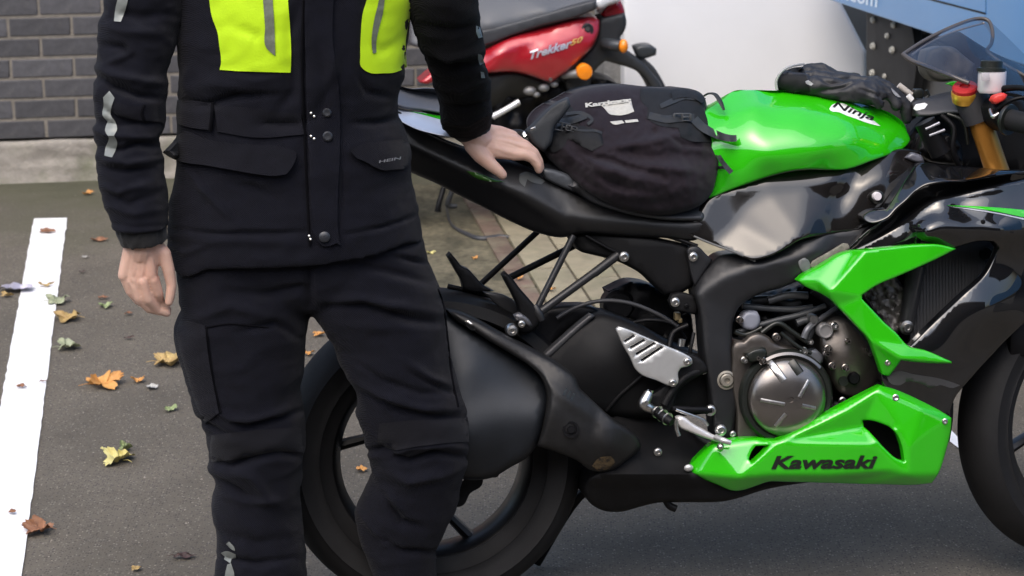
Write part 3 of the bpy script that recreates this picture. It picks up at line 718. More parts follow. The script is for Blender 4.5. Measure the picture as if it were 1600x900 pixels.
leaf(160, 468, 20, 'brown', 0.3, 0.2, 30, 'small brown leaf just above the dull green leaf', squash=0.5)
leaf(200, 493, 18, 'brown', 0.5, 0.3, 31, 'small pinkish brown leaf below the relaxed hand', squash=0.6)
leaf(200, 531, 20, 'dark', 0.1, 0.2, 32, 'dark twig like leaf left of the thigh', squash=0.3)
leaf(128, 427, 14, 'dark', 0.1, 0.2, 33, 'tiny dark leaf crumb above the tan leaf', squash=0.5)
leaf(133, 404, 13, 'grey', 0.1, 0.2, 34, 'tiny white scrap between the line and the hand', squash=0.6)
# crumpled wrapper
V = []; F_ = []; p = G(26, 456)
for i in range(9):
    for j in range(6):
        x = (i/8-0.5)*0.10; y = (j/5-0.5)*0.055; z = 0.012+0.012*noise.noise(Vector((x*60, y*60, 2)))+0.008*abs(math.sin(i*1.7)); V.append(p+Vector((x, y, z)))
for i in range(8):
    for j in range(5): F_.append((i*6+j, (i+1)*6+j, (i+1)*6+j+1, i*6+j+1))
o = mk('wrapper', V, F_, mat('silvery lilac foil', (0.42, 0.40, 0.48), 0.35, 0.3), None, False, M=Matrix.Translation(p)); tag(o, 'crumpled silvery wrapper at the left edge beside the white line', 'wrapper')
#@@PART3

# unseen block added behind the viewer: paintwork mirrors it, and it cuts low light
bt = thing('occluder', Vector((0, -11, 0)), 'unseen brown brick building across the yard behind the viewer', 'occluder')
TB = mat('brown occluder brick', (0.065, 0.043, 0.034), 0.9, var=.2, var_scale=3)
box('wall', Vector((0, -14, 4.2)), Vector((22, 0, 0)), Vector((0, 3, 0)), Vector((0, 0, 4.2)), TB, bt)
V = [Vector((-22.4, -10.6, 8.3)), Vector((22.4, -10.6, 8.3)), Vector((22.4, -14, 10.8)), Vector((-22.4, -14, 10.8)), Vector((-22.4, -17.4, 8.3)), Vector((22.4, -17.4, 8.3))]
mk('roof', V, [(0, 1, 2, 3), (3, 2, 5, 4), (0, 3, 4), (1, 5, 2), (0, 4, 5, 1)], mat('roof slate', (0.06, .06, .07), .7), bt, smooth=False)
for i in range(8):
    for z in (1.6, 4.9): box('window', Vector((-16+i*4.5, -10.98, z)), Vector((0.6, 0, 0)), Vector((0, 0.04, 0)), Vector((0, 0, 0.75)), mat('window glass', (0.05, .06, .07), .1), bt)
# ------------------------------------------------------------ green motorcycle
BO = G(676, 951); BF = Frame(BO, 7.0, 10.0)
bike = thing('motorcycle', BO, 'green and black sports motorcycle on its stand, bag on seat, gloves on tank', 'motorcycle', M=BF.M)
P = BF.P; N_ = BF.n
def local(v): q = v-BF.o; return (q.dot(BF.u), q.dot(BF.w))

# wheels
def tyre_prof(Ro, wd, Ri):
    pr = []; h = wd/2; sec = Ro-Ri
    for k in range(-8, 9):
        t = k/8; a = t*1.25; pr.append((Ro-(1-math.cos(a))*h*0.75, math.sin(a)/math.sin(1.25)*h))
    e = pr[-1]; pr += [(Ri+sec*0.60, h*1.0), (Ri+sec*0.585, h*1.015), (Ri+sec*0.56, h*1.0), (Ri+sec*0.35, h*0.97), (Ri+sec*0.22, h*0.93), (Ri+sec*0.20, h*0.95), (Ri+sec*0.18, h*0.90), (Ri+0.004, h*0.80), (Ri-0.006, h*0.74), (Ri-0.006, -h*0.74), (Ri+0.004, -h*0.80), (Ri+sec*0.35, -h*0.97)]
    return pr
def make_wheel(c, ax, Ro, wd, Ri, parent, hub=0.045, spokes=(172, 293, 53), skew=0.065, hw=None):
    hw = hw or wd*0.72/2
    t = lathe('wheel', c, ax, [(Ri+0.006, -hw), (Ri+0.006, -hw+0.004), (Ri-0.010, -hw+0.010), (Ri-0.022, -hw*0.5), (Ri-0.024, hw*0.5), (Ri-0.012, hw-0.012), (Ri-0.006, hw-0.004), (Ri+0.006, hw), (Ri+0.006, hw-0.02), (Ri+0.006, -hw+.02)], RIMM, parent, n=72, closed=True)
    lathe('tyre', c, ax, tyre_prof(Ro, wd, Ri), RUBBER, t, n=96, closed=True, sharp=60)
    a = BF.u if abs(Vector(ax).dot(BF.n)) > 0.99 else Vector(ax).cross(Vector((0, 0, 1))).normalized()*-1
    b = Vector(ax).cross(a).normalized()
    if b.z < 0: b = -b
    lathe('hub', c, ax, [(0.0001, -0.06), (hub, -0.06), (hub*1.1, -0.03), (hub*0.8, 0), (hub*1.1, 0.03), (hub, 0.06), (0.0001, 0.062)], RIMM, t, n=28)
    for s in spokes:
        th = R(s); rim = c+(a*math.cos(th)+b*math.sin(th))*(Ri-0.018); ind = -(a*math.cos(th)+b*math.sin(th)); side = a*math.sin(th)-b*math.cos(th)
        # the spoke runs past the hub centre on one side
        L = math.sqrt((Ri-0.018)**2-skew**2); dirv = (ind*L+side*skew).normalized(); inner = rim+dirv*(L-0.012)
        V, F_ = tube_v([rim-dirv*0.01, rim+dirv*0.06, inner], [0.013, 0.0105, 0.014], 8, flat=1.5, flat_ax=ax); mk('spoke', V, F_, RIMM, t)
    return t
RC = P(673, 706, 0)
RCl = BF.L(0, 0, 0.316); RC = BF.o+BF.u*((RC-BF.o).dot(BF.u))+BF.w*max(0.306, min(0.33, (RC-BF.o).dot(BF.w)))
rw = make_wheel(RC, BF.n, 0.320, 0.182, 0.214, bike)
# petal brake disc and caliper
V = []; F_ = []; n = 96
for i in range(n):
    t = 2*math.pi*i/n; ro = 0.108+0.005*math.cos(t*12); dr = BF.u*math.cos(t)+BF.w*math.sin(t)
    V += [RC+N_*0.075+dr*ro, RC+N_*0.075+dr*0.075, RC+N_*0.070+dr*0.075, RC+N_*0.070+dr*ro]
for i in range(n):
    j = (i+1) % n
    for q in range(4): F_.append((i*4+q, j*4+q, j*4+(q+1) % 4, i*4+(q+1) % 4))
mk('brake_disc', V, F_, DARK, rw)
V, F_ = box_v(P(745, 725, 0.085), BF.u*0.045, N_*0.02, BF.w*0.028, 0.008); mk('brake_caliper', V, F_, DARK, bike)
# front wheel, bars turned away from the viewer
FC = P(1684, 655, 0); STEER = R(20); axf = (Matrix.Rotation(STEER, 3, BF.w) @ N_).normalized()
fa = BF.L((FC-BF.o).dot(BF.u), 0, 0.300)
FCp = BF.o+BF.u*((FC-BF.o).dot(BF.u))+BF.w*0.300
fw = make_wheel(FC, axf, 0.300, 0.125, 0.220, bike, spokes=(10, 70, 130, 190, 250, 310), skew=0.03)
lathe('brake_disc', FC+axf*0.055, axf, [(0.155, 0), (0.155, 0.005), (0.10, 0.005), (0.10, 0)], STEEL, fw, n=60, closed=True)
V, F_ = box_v(P(1592, 530, 0.10), BF.u*0.03, N_*0.03, BF.w*0.035, 0.008); mk('brake_caliper', V, F_, DARK, bike)

# swingarm, hugger
sw = relief('swingarm', [(655, 690), (690, 655), (770, 600), (848, 556), (880, 526), (903, 503), (920, 492), (942, 488), (966, 494), (1000, 508), (1050, 535), (1110, 560), (1115, 645), (1050, 652), (985, 655), (900, 645), (840, 645), (760, 705), (690, 735), (660, 725)],
       [(660, 705, .10), (850, 600, .125), (930, 500, .12), (950, 570, .15), (1080, 600, .12), (960, 640, .12), (700, 690, .11), (1100, 640, .11)], MATTE, BF, bike, grid=12, edge=14, drop=0.03, thick=0.09)
relief('chain_guard', [(800, 560), (812, 520), (826, 494), (850, 482), (890, 476), (932, 482), (940, 490), (905, 506), (870, 535), (845, 560), (820, 572)], [(0, 0, 0.075)], DARK, BF, bike, grid=10, edge=9, drop=0.02, thick=0.05)
relief('swingarm_rib', [(846, 556), (900, 508), (922, 490), (930, 494), (908, 514), (856, 562)], [(0, 0, .128)], mat('swingarm ridge', (0.045, 0.045, 0.048), 0.45, 0.2), BF, sw.o, grid=5, edge=4, drop=0.008, thick=0.02)
# hugger: a shell over the tyre
a, b = BF.u, BF.w; V = []; F_ = []; nn = 40
for i in range(nn+1):
    t = R(40)+(R(106)-R(40))*i/nn; dr = a*math.cos(t)+b*math.sin(t)
    for k, (rr_, h) in enumerate([(0.310, 0.105), (0.333, 0.100), (0.343, 0.07), (0.346, 0), (0.343, -0.07), (0.333, -0.1), (0.310, -0.105), (0.306, -0.1), (0.33, -0.07), (0.34, 0), (0.33, 0.07), (0.306, 0.1)]): V.append(RC+dr*rr_+N_*h)
for i in range(nn):
    for k in range(12): F_.append((i*12+k, (i+1)*12+k, (i+1)*12+(k+1) % 12, i*12+(k+1) % 12))
F_ += [tuple(range(12)), tuple(reversed(range(nn*12, nn*12+12)))]
mk('rear_hugger', V, F_, MATTE, bike, sharp=50)

# exhaust: collector box, silencer, heat shield
eb = relief('exhaust_box', [(948, 655), (972, 641), (1020, 640), (1060, 655), (1100, 690), (1150, 705), (1300, 700), (1290, 750), (1200, 764), (1133, 783), (1067, 785), (1025, 786), (1000, 792), (967, 800), (940, 797), (919, 783), (912, 768), (918, 750), (934, 737)],
       [(955, 660, .12), (1010, 650, .08), (1100, 700, .12), (940, 738, .17), (1000, 740, .185), (1080, 746, .175), (1150, 765, .15), (960, 790, .13), (1060, 775, .145), (1180, 750, .14), (1020, 700, .14), (1280, 720, .12)], MATTE, BF, bike, grid=9, edge=7, drop=0.02, thick=0.22, fn=lambda Q: 0.018*np.exp(-((Q[:, 1]-744)/9)**2)*(Q[:, 0] < 1120))
bolt(1028, 706, .155, BF, bike, 0.007)
sil = relief('silencer', [(640, 500), (660, 480), (685, 478), (702, 492), (740, 516), (800, 550), (828, 568), (848, 588), (858, 615), (851, 660), (841, 692), (822, 716), (798, 730), (770, 746), (734, 750), (700, 742), (672, 715), (655, 640)],
       [(650, 520, .14), (700, 500, .15), (760, 535, .165), (830, 575, .165), (740, 570, .192), (750, 620, .208), (800, 640, .216), (700, 600, .198), (845, 640, .215), (720, 700, .225), (800, 700, .218), (760, 742, .195), (690, 735, .19), (660, 640, .19)], EXH, BF, bike, grid=9, edge=12, drop=0.03, thick=0.15)
hs = relief('heat_shield', [(698, 484), (712, 486), (740, 497), (780, 519), (830, 545), (880, 573), (900, 591), (906, 606), (922, 622), (954, 652), (1000, 690), (1002, 698), (993, 709), (980, 719), (960, 733), (942, 738), (926, 736), (900, 719), (868, 706), (840, 697), (851, 662), (857, 617), (848, 592), (828, 572), (800, 554), (760, 530), (735, 514), (712, 500)],
       [(700, 486, .165), (760, 512, .185), (830, 550, .20), (880, 585, .23), (870, 640, .25), (950, 700, .235), (930, 650, .23), (990, 700, .205), (860, 690, .235), (935, 730, .20), (770, 530, .195), (800, 548, .2)], EXSH, BF, bike, grid=8, edge=7, drop=0.018, thick=0.05,
       folds=[([(848, 592), (880, 622), (905, 640), (960, 672)], 5, .006), ([(905, 610), (930, 640), (985, 695)], 3, -.004), ([(935, 640), (925, 680), (935, 725)], 7, -.006)])
V, F_ = revolve_v(P(892, 671, hs.d([(892, 671)])[0]+.001), N_, [(0.017, -0.003), (0.017, 0.002), (0.012, 0.002), (0.011, -0.001), (0.008, -0.001), (0.007, 0.004), (0.0001, 0.004)], 20); mk('clamp_bolt', V, F_, DARK, hs.o)
decal('scorch', [(925, 728), (935, 716), (955, 713), (962, 722), (950, 733), (935, 736)], hs, mat('rusty patch', (0.11, 0.075, 0.035), 0.8, var=0.5, var_scale=70, col2=(0.02, 0.016, 0.014), patch_scale=80), hs.o, off=0.001, grid=4)
decal('strap_clip', [(726, 502), (732, 500), (741, 510), (743, 516), (736, 516), (729, 509)], hs, STEEL, hs.o, off=0.003, grid=4, thick=0.006)
for i, (x0, y0) in enumerate(((884, 606), (890, 610), (896, 614))): decal('stamp', [(x0, y0), (x0+3, y0+1), (x0-2, y0+12), (x0-5, y0+11)], hs, PRINTK, hs.o, off=0.001, grid=3)

# footpeg hanger, struts, reg plate bracket
relief('plate_bracket', [(699, 401), (704, 395), (713, 405), (723, 417), (731, 420), (742, 431), (757, 447), (772, 455), (748, 457), (724, 453), (721, 440), (712, 424)], [(0, 0, 0.02)], DARK, BF, bike, grid=8, edge=3, drop=0.006, thick=0.04)
relief('hanger_plate', [(755, 456), (790, 462), (808, 475), (812, 495), (800, 492), (778, 478)], [(0, 0, 0.07)], FRAMEM, BF, bike, grid=8, edge=3, drop=0.004, thick=0.012)
relief('footpeg_hanger', [(784, 430), (790, 425), (797, 431), (812, 450), (826, 466), (840, 484), (846, 500), (838, 513), (828, 520), (812, 522), (808, 505), (810, 485), (801, 462), (792, 445)], [(0, 0, 0.14)], DARK, BF, bike, grid=7, edge=5, drop=0.012, thick=0.03)
relief('pivot_link', [(802, 492), (812, 488), (826, 498), (832, 508), (828, 512), (815, 503), (806, 501)], [(0, 0, 0.146)], mat('worn edge metal', (0.12, 0.12, 0.13), 0.4, 0.6), BF, bike, grid=5, edge=3, drop=0.006, thick=0.012)
V, F_ = revolve_v(P(800, 516, .15), N_, [(0.014, -0.01), (0.0135, 0.001), (0.0105, 0.006), (0.005, 0.007), (0.004, 0.004), (0.0001, 0.004)], 20); mk('axle_bolt', V, F_, STEEL, bike)
bolt(815, 506, .155, BF, bike, 0.006)
def strut(p, q, rp, d0, d1=None, m=None, name='strut', flat=1.0):
    d1 = d0 if d1 is None else d1; A_, B_ = P(p[0], p[1], d0), P(q[0], q[1], d1)
    V, F_ = tube_v([A_, B_], rp/745, 10, flat, N_); return mk(name, V, F_, m or FRAMEM, bike)
strut((839, 482), (896, 368), 5.2, .13, .11); strut((846, 486), (930, 425), 6.5, .135, .12); strut((928, 427), (966, 398), 7.0, .12, .115)
strut((750, 445), (840, 362), 4.8, -.10, -.07, MATTE); strut((792, 436), (905, 380), 5.5, -.10, -.07, MATTE)
strut((700, 447), (800, 470), 4, -.03, .02, DARK)
V, F_ = tube_v([P(836, 478, .13), P(842, 490, .137), P(846, 500, .135)], [.008, .010, .008], 10); mk('strut_lug', V, F_, FRAMEM, bike)
# rear hose and reservoir
tube('hose', [P(870, 497, .10), P(900, 480, .10), P(940, 470, .10), P(985, 474, .10), P(1030, 492, .10), P(1062, 512, .10)], 0.0042, mat('hose rubber', (0.03, 0.03, 0.033), 0.5), bike)
tube('hose', [P(985, 505, .09), P(1015, 500, .10), P(1050, 506, .10), P(1072, 530, .10)], 0.004, DARK, bike)
lathe('shock_reservoir', P(965, 476, -.02), N_, [(0.0001, -.04), (.030, -.04), (.034, -.03), (.034, .02), (.026, .028), (0.0001, .028)], DARK, bike, n=28)
relief('shock_mount', [(950, 455), (985, 440), (1040, 455), (1075, 480), (1085, 530), (1060, 560), (1030, 530), (1000, 520), (985, 498), (965, 492)], [(0, 0, 0.0)], DARK, BF, bike, grid=12, edge=8, drop=0.02, thick=0.08, noise_amp=.012, noise_scale=14)
for q in ((1058, 494, 9, 12), (1062, 500, 6, 8)): 
    V, F_ = box_v(P(q[0], q[1], .10), BF.u*(q[2]/1500), N_*.01, BF.w*(q[3]/1500), .002); mk('lug', V, F_, mat('dirty brass', (0.25, 0.19, 0.10), 0.5, 0.5, var=0.4), bike)

# subframe side plate, brackets
sp = relief('subframe', [(890, 372), (905, 362), (960, 366), (1020, 372), (1078, 384), (1086, 420), (1082, 447), (1062, 459), (1040, 462), (1022, 446), (1005, 430), (985, 418), (958, 406), (925, 398), (905, 392)],
       [(900, 375, .09), (960, 385, .11), (1030, 400, .12), (1075, 440, .12), (1080, 390, .12), (1040, 455, .115)], MATTE, BF, bike, grid=11, edge=7, drop=0.014, thick=0.05)
relief('bracket', [(1073, 390), (1080, 384), (1092, 386), (1102, 396), (1113, 406), (1100, 425), (1086, 448), (1080, 430), (1075, 405)], [(0, 0, .142)], FRAMEM, BF, bike, grid=7, edge=3, drop=0.004, thick=0.012)
relief('bracket', [(1044, 470), (1050, 459), (1066, 457), (1084, 462), (1090, 480), (1088, 492), (1070, 488), (1052, 484)], [(0, 0, .138)], MATTE, BF, bike, grid=7, edge=4, drop=0.006, thick=0.014)
bolt(975, 401, .125, BF, bike, .0085); bolt(1083, 401, .144, BF, bike, .008); bolt(1055, 472, .141, BF, bike, .008); bolt(1073, 478, .141, BF, bike, .004, DARK)
tube('wiring_loom', [P(905, 362, .112), P(950, 362, .115), P(1000, 366, .115), P(1040, 368, .118), P(1090, 385, .13)], 0.0045, DARK, bike)
tube('wiring_loom', [P(915, 368, .11), P(945, 385, .115), P(968, 396, .115)], 0.004, DARK, bike)

# main frame spar
frm = relief('frame', [(1084, 458), (1110, 410), (1124, 399), (1144, 395), (1185, 400), (1240, 375), (1300, 362), (1360, 348), (1385, 330), (1400, 345), (1360, 385), (1310, 400), (1250, 437), (1220, 450), (1198, 456), (1172, 467), (1155, 480), (1146, 500), (1144, 520), (1145, 560), (1150, 590), (1156, 617), (1150, 650), (1145, 690), (1116, 690), (1112, 655), (1109, 617), (1099, 553), (1091, 480)],
       facets([(1076, 458, .140), (1106, 403, .125), (1122, 390, .122), (1146, 385, .122), (1190, 398, .140), (1240, 368, .145), (1300, 355, .145), (1388, 322, .14), (1410, 345, .145), (1312, 408, .15), (1250, 446, .155), (1198, 466, .155), (1172, 477, .155), (1160, 486, .155), (1152, 500, .155), (1152, 560, .158), (1164, 617, .155), (1152, 700, .15), (1108, 700, .148), (1100, 617, .146), (1090, 553, .145), (1082, 480, .145),
               (1092, 460, .162), (1134, 432, .167), (1184, 414, .169), (1270, 393, .169), (1102, 553, .165), (1118, 640, .160)], [(22, 23), (23, 24), (24, 25), (22, 26), (26, 27)], 3), FRAMEM, BF, bike, grid=9, edge=7, drop=0.012, thick=0.06,
       folds=[([(1138, 402), (1160, 418), (1190, 445)], 3, -.002)])
def ring_bolt(px, py, d, r, m=BRONZE):
    V, F_ = revolve_v(P(px, py, d), N_, [(r*1.45, -.006), (r*1.45, .002), (r*1.15, .003), (r*1.1, .0), (r*1.0, .0), (r, .006), (r*.85, .008), (r*.45, .008), (r*.4, .002), (0.0001, .002)], 28); mk('pivot_bolt', V, F_, m, bike)
ring_bolt(1135, 594, .160, .0135, mat('pivot metal', (0.35, 0.32, 0.27), 0.4, 0.7))
for q in ((1098, 576, .15, .0095), (1110, 641, .165, .0095), (1126, 672, .16, .010), (1145, 678, .16, .0055)): bolt(q[0], q[1], q[2], BF, bike, q[3])

# heel guard and rearset
hp = relief('heel_guard', [(962, 514), (967, 510), (974, 512), (1010, 527), (1045, 542), (1072, 554), (1081, 560), (1082, 568), (1074, 573), (1064, 575), (1060, 581), (1060, 597), (1055, 604), (1047, 603), (1025, 594), (1000, 584), (993, 577), (985, 560), (972, 537)], [(0, 0, .185)], ALU, BF, bike, grid=9, edge=2.5, drop=0.003, thick=0.006, corner=60,
       holes=[[(975, 532), (989, 523), (992, 525), (977, 535)], [(984, 542), (1005, 530), (1008, 532), (986, 545)], [(993, 552), (1021, 535), (1024, 537), (995, 555)], [(1001, 562), (1033, 541), (1036, 543), (1003, 565)]], hdrop=0.004)
bolt(1074, 565, .186, BF, hp.o, .0065); bolt(1051, 598, .186, BF, hp.o, .0065)
relief('rearset_plate', [(1030, 545), (1060, 548), (1100, 565), (1108, 580), (1085, 592), (1060, 612), (1050, 640), (1040, 650), (1020, 640), (1010, 620), (1035, 605), (1050, 590)], [(0, 0, .165)], MATTE, BF, bike, grid=9, edge=4, drop=0.008, thick=0.02)
tube('rearset_arm', [P(1098, 577, .155), P(1070, 590, .165), P(1050, 612, .17), P(1038, 632, .17)], [.008, .008, .007, .009], MATTE, bike)
tube('rearset_arm', [P(1110, 641, .165), P(1080, 640, .175), P(1050, 638, .18)], [.009, .0065, .006], DARK, bike)
tube('brake_line', [P(1030, 560, .15), P(1000, 590, .14), P(968, 618, .13), P(948, 642, .12)], .0045, DARK, bike)
tube('brake_line', [P(1045, 545, .13), P(1052, 520, .12), P(1075, 508, .12)], .006, DARK, bike)
tube('brake_line', [P(1084, 520, .14), P(1080, 540, .15), P(1078, 552, .15)], .004, DARK, bike)
V, F_ = tube_v([P(1066, 530, .16), P(1064, 541, .16)], .0075, 12); mk('fitting', V, F_, STEEL, bike)
V, F_ = tube_v([P(1016, 609, .19), P(1013, 619, .19)], .0085, 12); mk('fitting', V, F_, CHROME, bike)
mc = tube('master_cylinder', [P(1014, 614, .19), P(1008, 626, .195), P(1006, 632, .195), P(1014, 637, .195), P(1026, 642, .19)], [.010, .0125, .0125, .0105, .008], STEEL, bike, n=14)
fp = tube('footpeg', [P(1022, 640, .19), P(1034, 650, .215), P(1050, 660, .235)], [.008, .011, .0085], DARK, bike, n=12)
for t in (0.2, 0.5, 0.8): lathe('knurl', P(1022+t*26, 640+t*18, .192+t*.04), P(1050, 660, .235)-P(1022, 640, .19), [(.009, -.0015), (.0135, -.0015), (.0135, .0015), (.009, .0015)], STEEL, fp, n=14, closed=True)
pd = relief('brake_pedal', [(1056, 652), (1062, 650), (1085, 663), (1110, 677), (1128, 687), (1124, 692), (1100, 684), (1075, 674), (1062, 668)], [(0, 0, .20)], mat('pale cast aluminium', (0.72, 0.70, 0.69), 0.35, 0.5), BF, bike, grid=5, edge=4, drop=0.008, thick=0.014)
tube('pedal_tip', [P(1118, 683, .205), P(1130, 688, .222), P(1142, 692, .225)], [.006, .0065, .005], ALU, pd.o)
V, F_ = ellipsoid(P(1126, 698, .215), BF.u*.0075, N_*.0075, BF.w*.0075, 12); mk('pedal_ball', V, F_, STEEL, pd.o)
tube('linkage', [P(1056, 640, .19), P(1075, 647, .19), P(1098, 656, .185), P(1106, 664, .18)], .0035, STEEL, bike)
tube('return_spring', [P(1056, 655, .2), P(1057, 670, .2), P(1061, 681, .2)], .0045, STEEL, bike)

# engine behind everything
eng = relief('engine', [(1140, 470), (1200, 455), (1260, 440), (1300, 400), (1420, 400), (1440, 520), (1400, 620), (1370, 700), (1140, 700)], [(0, 0, .06)], DARK, BF, bike, grid=10, edge=10, drop=0.03, thick=0.12, noise_amp=.03, noise_scale=18)
rg = random.Random(11)
relief('engine_cover', [(1143, 560), (1144, 541), (1150, 531), (1162, 533), (1168, 526), (1186, 520), (1198, 524), (1212, 535), (1235, 543), (1258, 553), (1272, 572), (1285, 600), (1290, 640), (1270, 690), (1150, 700), (1150, 640), (1143, 600)], [(0, 0, .165)], BRONZE, BF, bike, grid=10, edge=6, drop=0.012, thick=0.06)
CC = P(1227, 619, .17)
lathe('clutch_gasket', CC, N_, [(.097, -.03), (.097, .010), (.092, .016), (.084, .016), (.080, .012), (.080, -.03)], PRINTK, bike, n=64)
cc = lathe('clutch_cover', CC, N_, [(.0815, -.01), (.0815, .016), (.0805, .022), (.077, .028), (.068, .035), (.052, .041), (.036, .0445), (.018, .046), (.006, .0465), (.0055, .044), (.0001, .044)], BRONZES, bike, n=72, sharp=50)
lathe('clutch_ring', CC, N_, [(.0935, .010), (.0935, .019), (.088, .021), (.086, .018)], BRONZES, cc, n=48, a0=R(40), a1=R(128), ref=BF.u)
def bar_on(p, q, wd, m, h=.003):
    prof = [(.0815, .016), (.0805, .022), (.077, .028), (.068, .035), (.052, .041), (.036, .0445), (.018, .046), (0, .0465)]
    rs = [x[0] for x in reversed(prof)]; hs_ = [x[1] for x in reversed(prof)]
    A_, B_ = P(p[0], p[1], .21), P(q[0], q[1], .21); pts = []
    for i in range(6):
        v = A_.lerp(B_, i/5); w_ = v-CC; r_ = (w_-N_*w_.dot(N_)).length; pts.append(v-N_*(w_.dot(N_))+N_*(float(np.interp(r_, rs, hs_))))
    V, F_ = tube_v(pts, wd, 8, .6, N_); return mk('rib', V, F_, m, cc)
for p, q in (((1263, 594), (1248, 620)), ((1227, 646), (1212, 666)), ((1189, 625), (1225, 631)), ((1252, 633), (1274, 638)), ): bar_on(p, q, .0042, STEEL)
bar_on((1206, 568), (1224, 594), .0085, mat('bright cover wedge', (0.5, 0.49, 0.48), .22, .9)); bar_on((1238, 566), (1250, 584), .0095, PRINTK)  # lighter metal wedge and black bar on the clutch cover
rc = relief('cam_cover', [(1279, 520), (1281, 508), (1292, 500), (1306, 494), (1322, 496), (1343, 514), (1361, 535), (1372, 563), (1381, 589), (1362, 609), (1326, 620), (1310, 613), (1301, 600), (1296, 576), (1284, 547)], [(1290, 510, .15), (1330, 520, .165), (1370, 560, .15), (1320, 560, .175), (1370, 590, .14), (1310, 605, .15), (1340, 600, .155)], BRONZE, BF, bike, grid=8, edge=8, drop=0.014, thick=0.08)
for (x, y, d0, r) in ((1212, 526, .17, .0065), (1255, 548, .175, .0065), (1264, 533, .15, .006), (1293, 544, .185, .0065), (1303, 509, .175, .0065), (1323, 532, .18, .0045), (1356, 551, .165, .006), (1299, 571, .18, .006), (1320, 574, .185, .0065), (1281, 580, .165, .006), (1191, 563, .20, .006), (1162, 562, .18, .0055), (1155, 499, .15, .006), (1316, 626, .16, .0065), (1182, 558, .19, .0045), (1290, 552, .175, .005), (1284, 590, .15, .006), (1350, 545, .165, .004)):
    V, F_ = bolt_v(P(x, y, d0-.012), N_, r, .02); mk('bolt', V, F_, STEEL if (x % 3) else BRONZES, bike)
V, F_ = revolve_v(P(1288, 516, .16), N_, [(.016, -.02), (.016, .012), (.014, .015), (.012, .015), (.011, .011), (.0001, .011)], 28); mk('oil_cap', V, F_, mat('matt alloy', (0.36, 0.35, 0.35), 0.45, 0.7), bike)
V, F_ = revolve_v(P(1332, 590, .155), N_, [(.013, -.02), (.013, .012), (.010, .016), (.0001, .016)], 24); mk('oil_cap', V, F_, DARK, bike)
V, F_ = revolve_v(P(1317, 595, .155), N_, [(.010, -.02), (.010, .008), (.0001, .008)], 20); mk('oil_cap', V, F_, PRINTK, bike)
relief('connector', [(1166, 553), (1180, 546), (1196, 544), (1199, 553), (1190, 562), (1172, 566)], [(0, 0, .195)], PRINTK, BF, bike, grid=6, edge=3, drop=.004, thick=.025)
relief('reservoir_box', [(1160, 494), (1166, 488), (1183, 487), (1187, 494), (1187, 506), (1182, 513), (1172, 516), (1162, 512), (1158, 503)], [(0, 0, .15)], mat('grey blue plastic', (0.20, 0.21, 0.25), 0.4), BF, bike, grid=5, edge=5, drop=.008, thick=.03)
relief('bracket_plate', [(1262, 548), (1275, 545), (1287, 556), (1286, 566), (1276, 572), (1266, 562)], [(0, 0, .145)], mat('blue grey casting', (0.17, 0.18, 0.21), 0.4, 0.5), BF, bike, grid=5, edge=3, drop=.005, thick=.02)
HG = mat('dark slate hose', (0.035, 0.038, 0.042), 0.45, var=0.2)
for pts, r_, d0 in (([(1150, 520), (1180, 510), (1215, 500), (1250, 492), (1290, 478)], 4.5, .13), ([(1160, 478), (1200, 482), (1240, 484), (1270, 480)], 5, .11), ([(1175, 470), (1210, 468), (1235, 475), (1250, 470)], 7, .09), ([(1190, 520), (1215, 505), (1240, 520), (1262, 535)], 4, .15),
     ([(1245, 505), (1262, 500), (1268, 512), (1262, 530)], 6, .14), ([(1270, 452), (1290, 465), (1305, 478)], 8, .08), ([(1148, 518), (1165, 523), (1190, 512)], 4, .14), ([(1290, 620), (1300, 640), (1310, 630)], 6, .11), ([(1220, 520), (1245, 540), (1268, 552)], 3, .17), ([(1200, 470), (1230, 462), (1262, 462)], 6, .12)):
    tube('hose', [P(x, y, d0) for x, y in pts], r_/745, HG if r_ > 4.2 else PRINTK, bike)
tube('coolant_pipe', [P(1256, 528, .16), P(1262, 514, .16), P(1276, 502, .15), P(1306, 482, .13)], [.007, .007, .0055, .0055], mat('grey coolant pipe', (0.14, 0.145, 0.16), 0.35, 0.4), bike)
V, F_ = revolve_v(P(1270, 498, .155), N_, [(.010, -.02), (.010, .006), (.008, .009), (.0001, .009)], 20); mk('hose_clamp', V, F_, STEEL, bike)
# generator side hump between clutch and belly
relief('sump', [(1140, 655), (1180, 670), (1300, 640), (1340, 610), (1400, 610), (1440, 640), (1440, 730), (1140, 740)], [(0, 0, .10)], DARK, BF, bike, grid=12, edge=8, drop=.02, thick=.12, noise_amp=.012, noise_scale=20)

# radiator, block seen through the fairing window
rad = relief('radiator', [(1425, 420), (1470, 385), (1560, 370), (1560, 460), (1500, 520), (1420, 545)], [(0, 0, .08)], RADM, BF, bike, grid=20, edge=3, drop=.005, thick=.03)
acc = Acc()
for k in range(26):
    x0 = 1428+k*5; V, F_ = tube_v([P(x0, 378+(26-k)*1.3, .083), P(x0, 545-k*1.5, .083)], .0006, 4); acc.add((V, F_))
o = mk('radiator_fins', acc.V, acc.F, RADM, rad.o); o['kind'] = 'stuff'
relief('engine_block', [(1340, 450), (1395, 425), (1412, 450), (1405, 520), (1395, 525), (1370, 490)], [(0, 0, .10)], mat('cast engine alloy', (0.17, 0.155, 0.14), 0.5, 0.5, var=0.4, var_scale=60), BF, bike, grid=4, edge=4, drop=.01, thick=.05, noise_amp=.012, noise_scale=7)
V, F_ = tube_v([P(1432, 415, .11), P(1424, 460, .11), P(1416, 512, .11)], [.020, .019, .016], 16); mk('radiator_pipe', V, F_, mat('pipe black', (0.03, 0.03, 0.032), 0.35), bike)
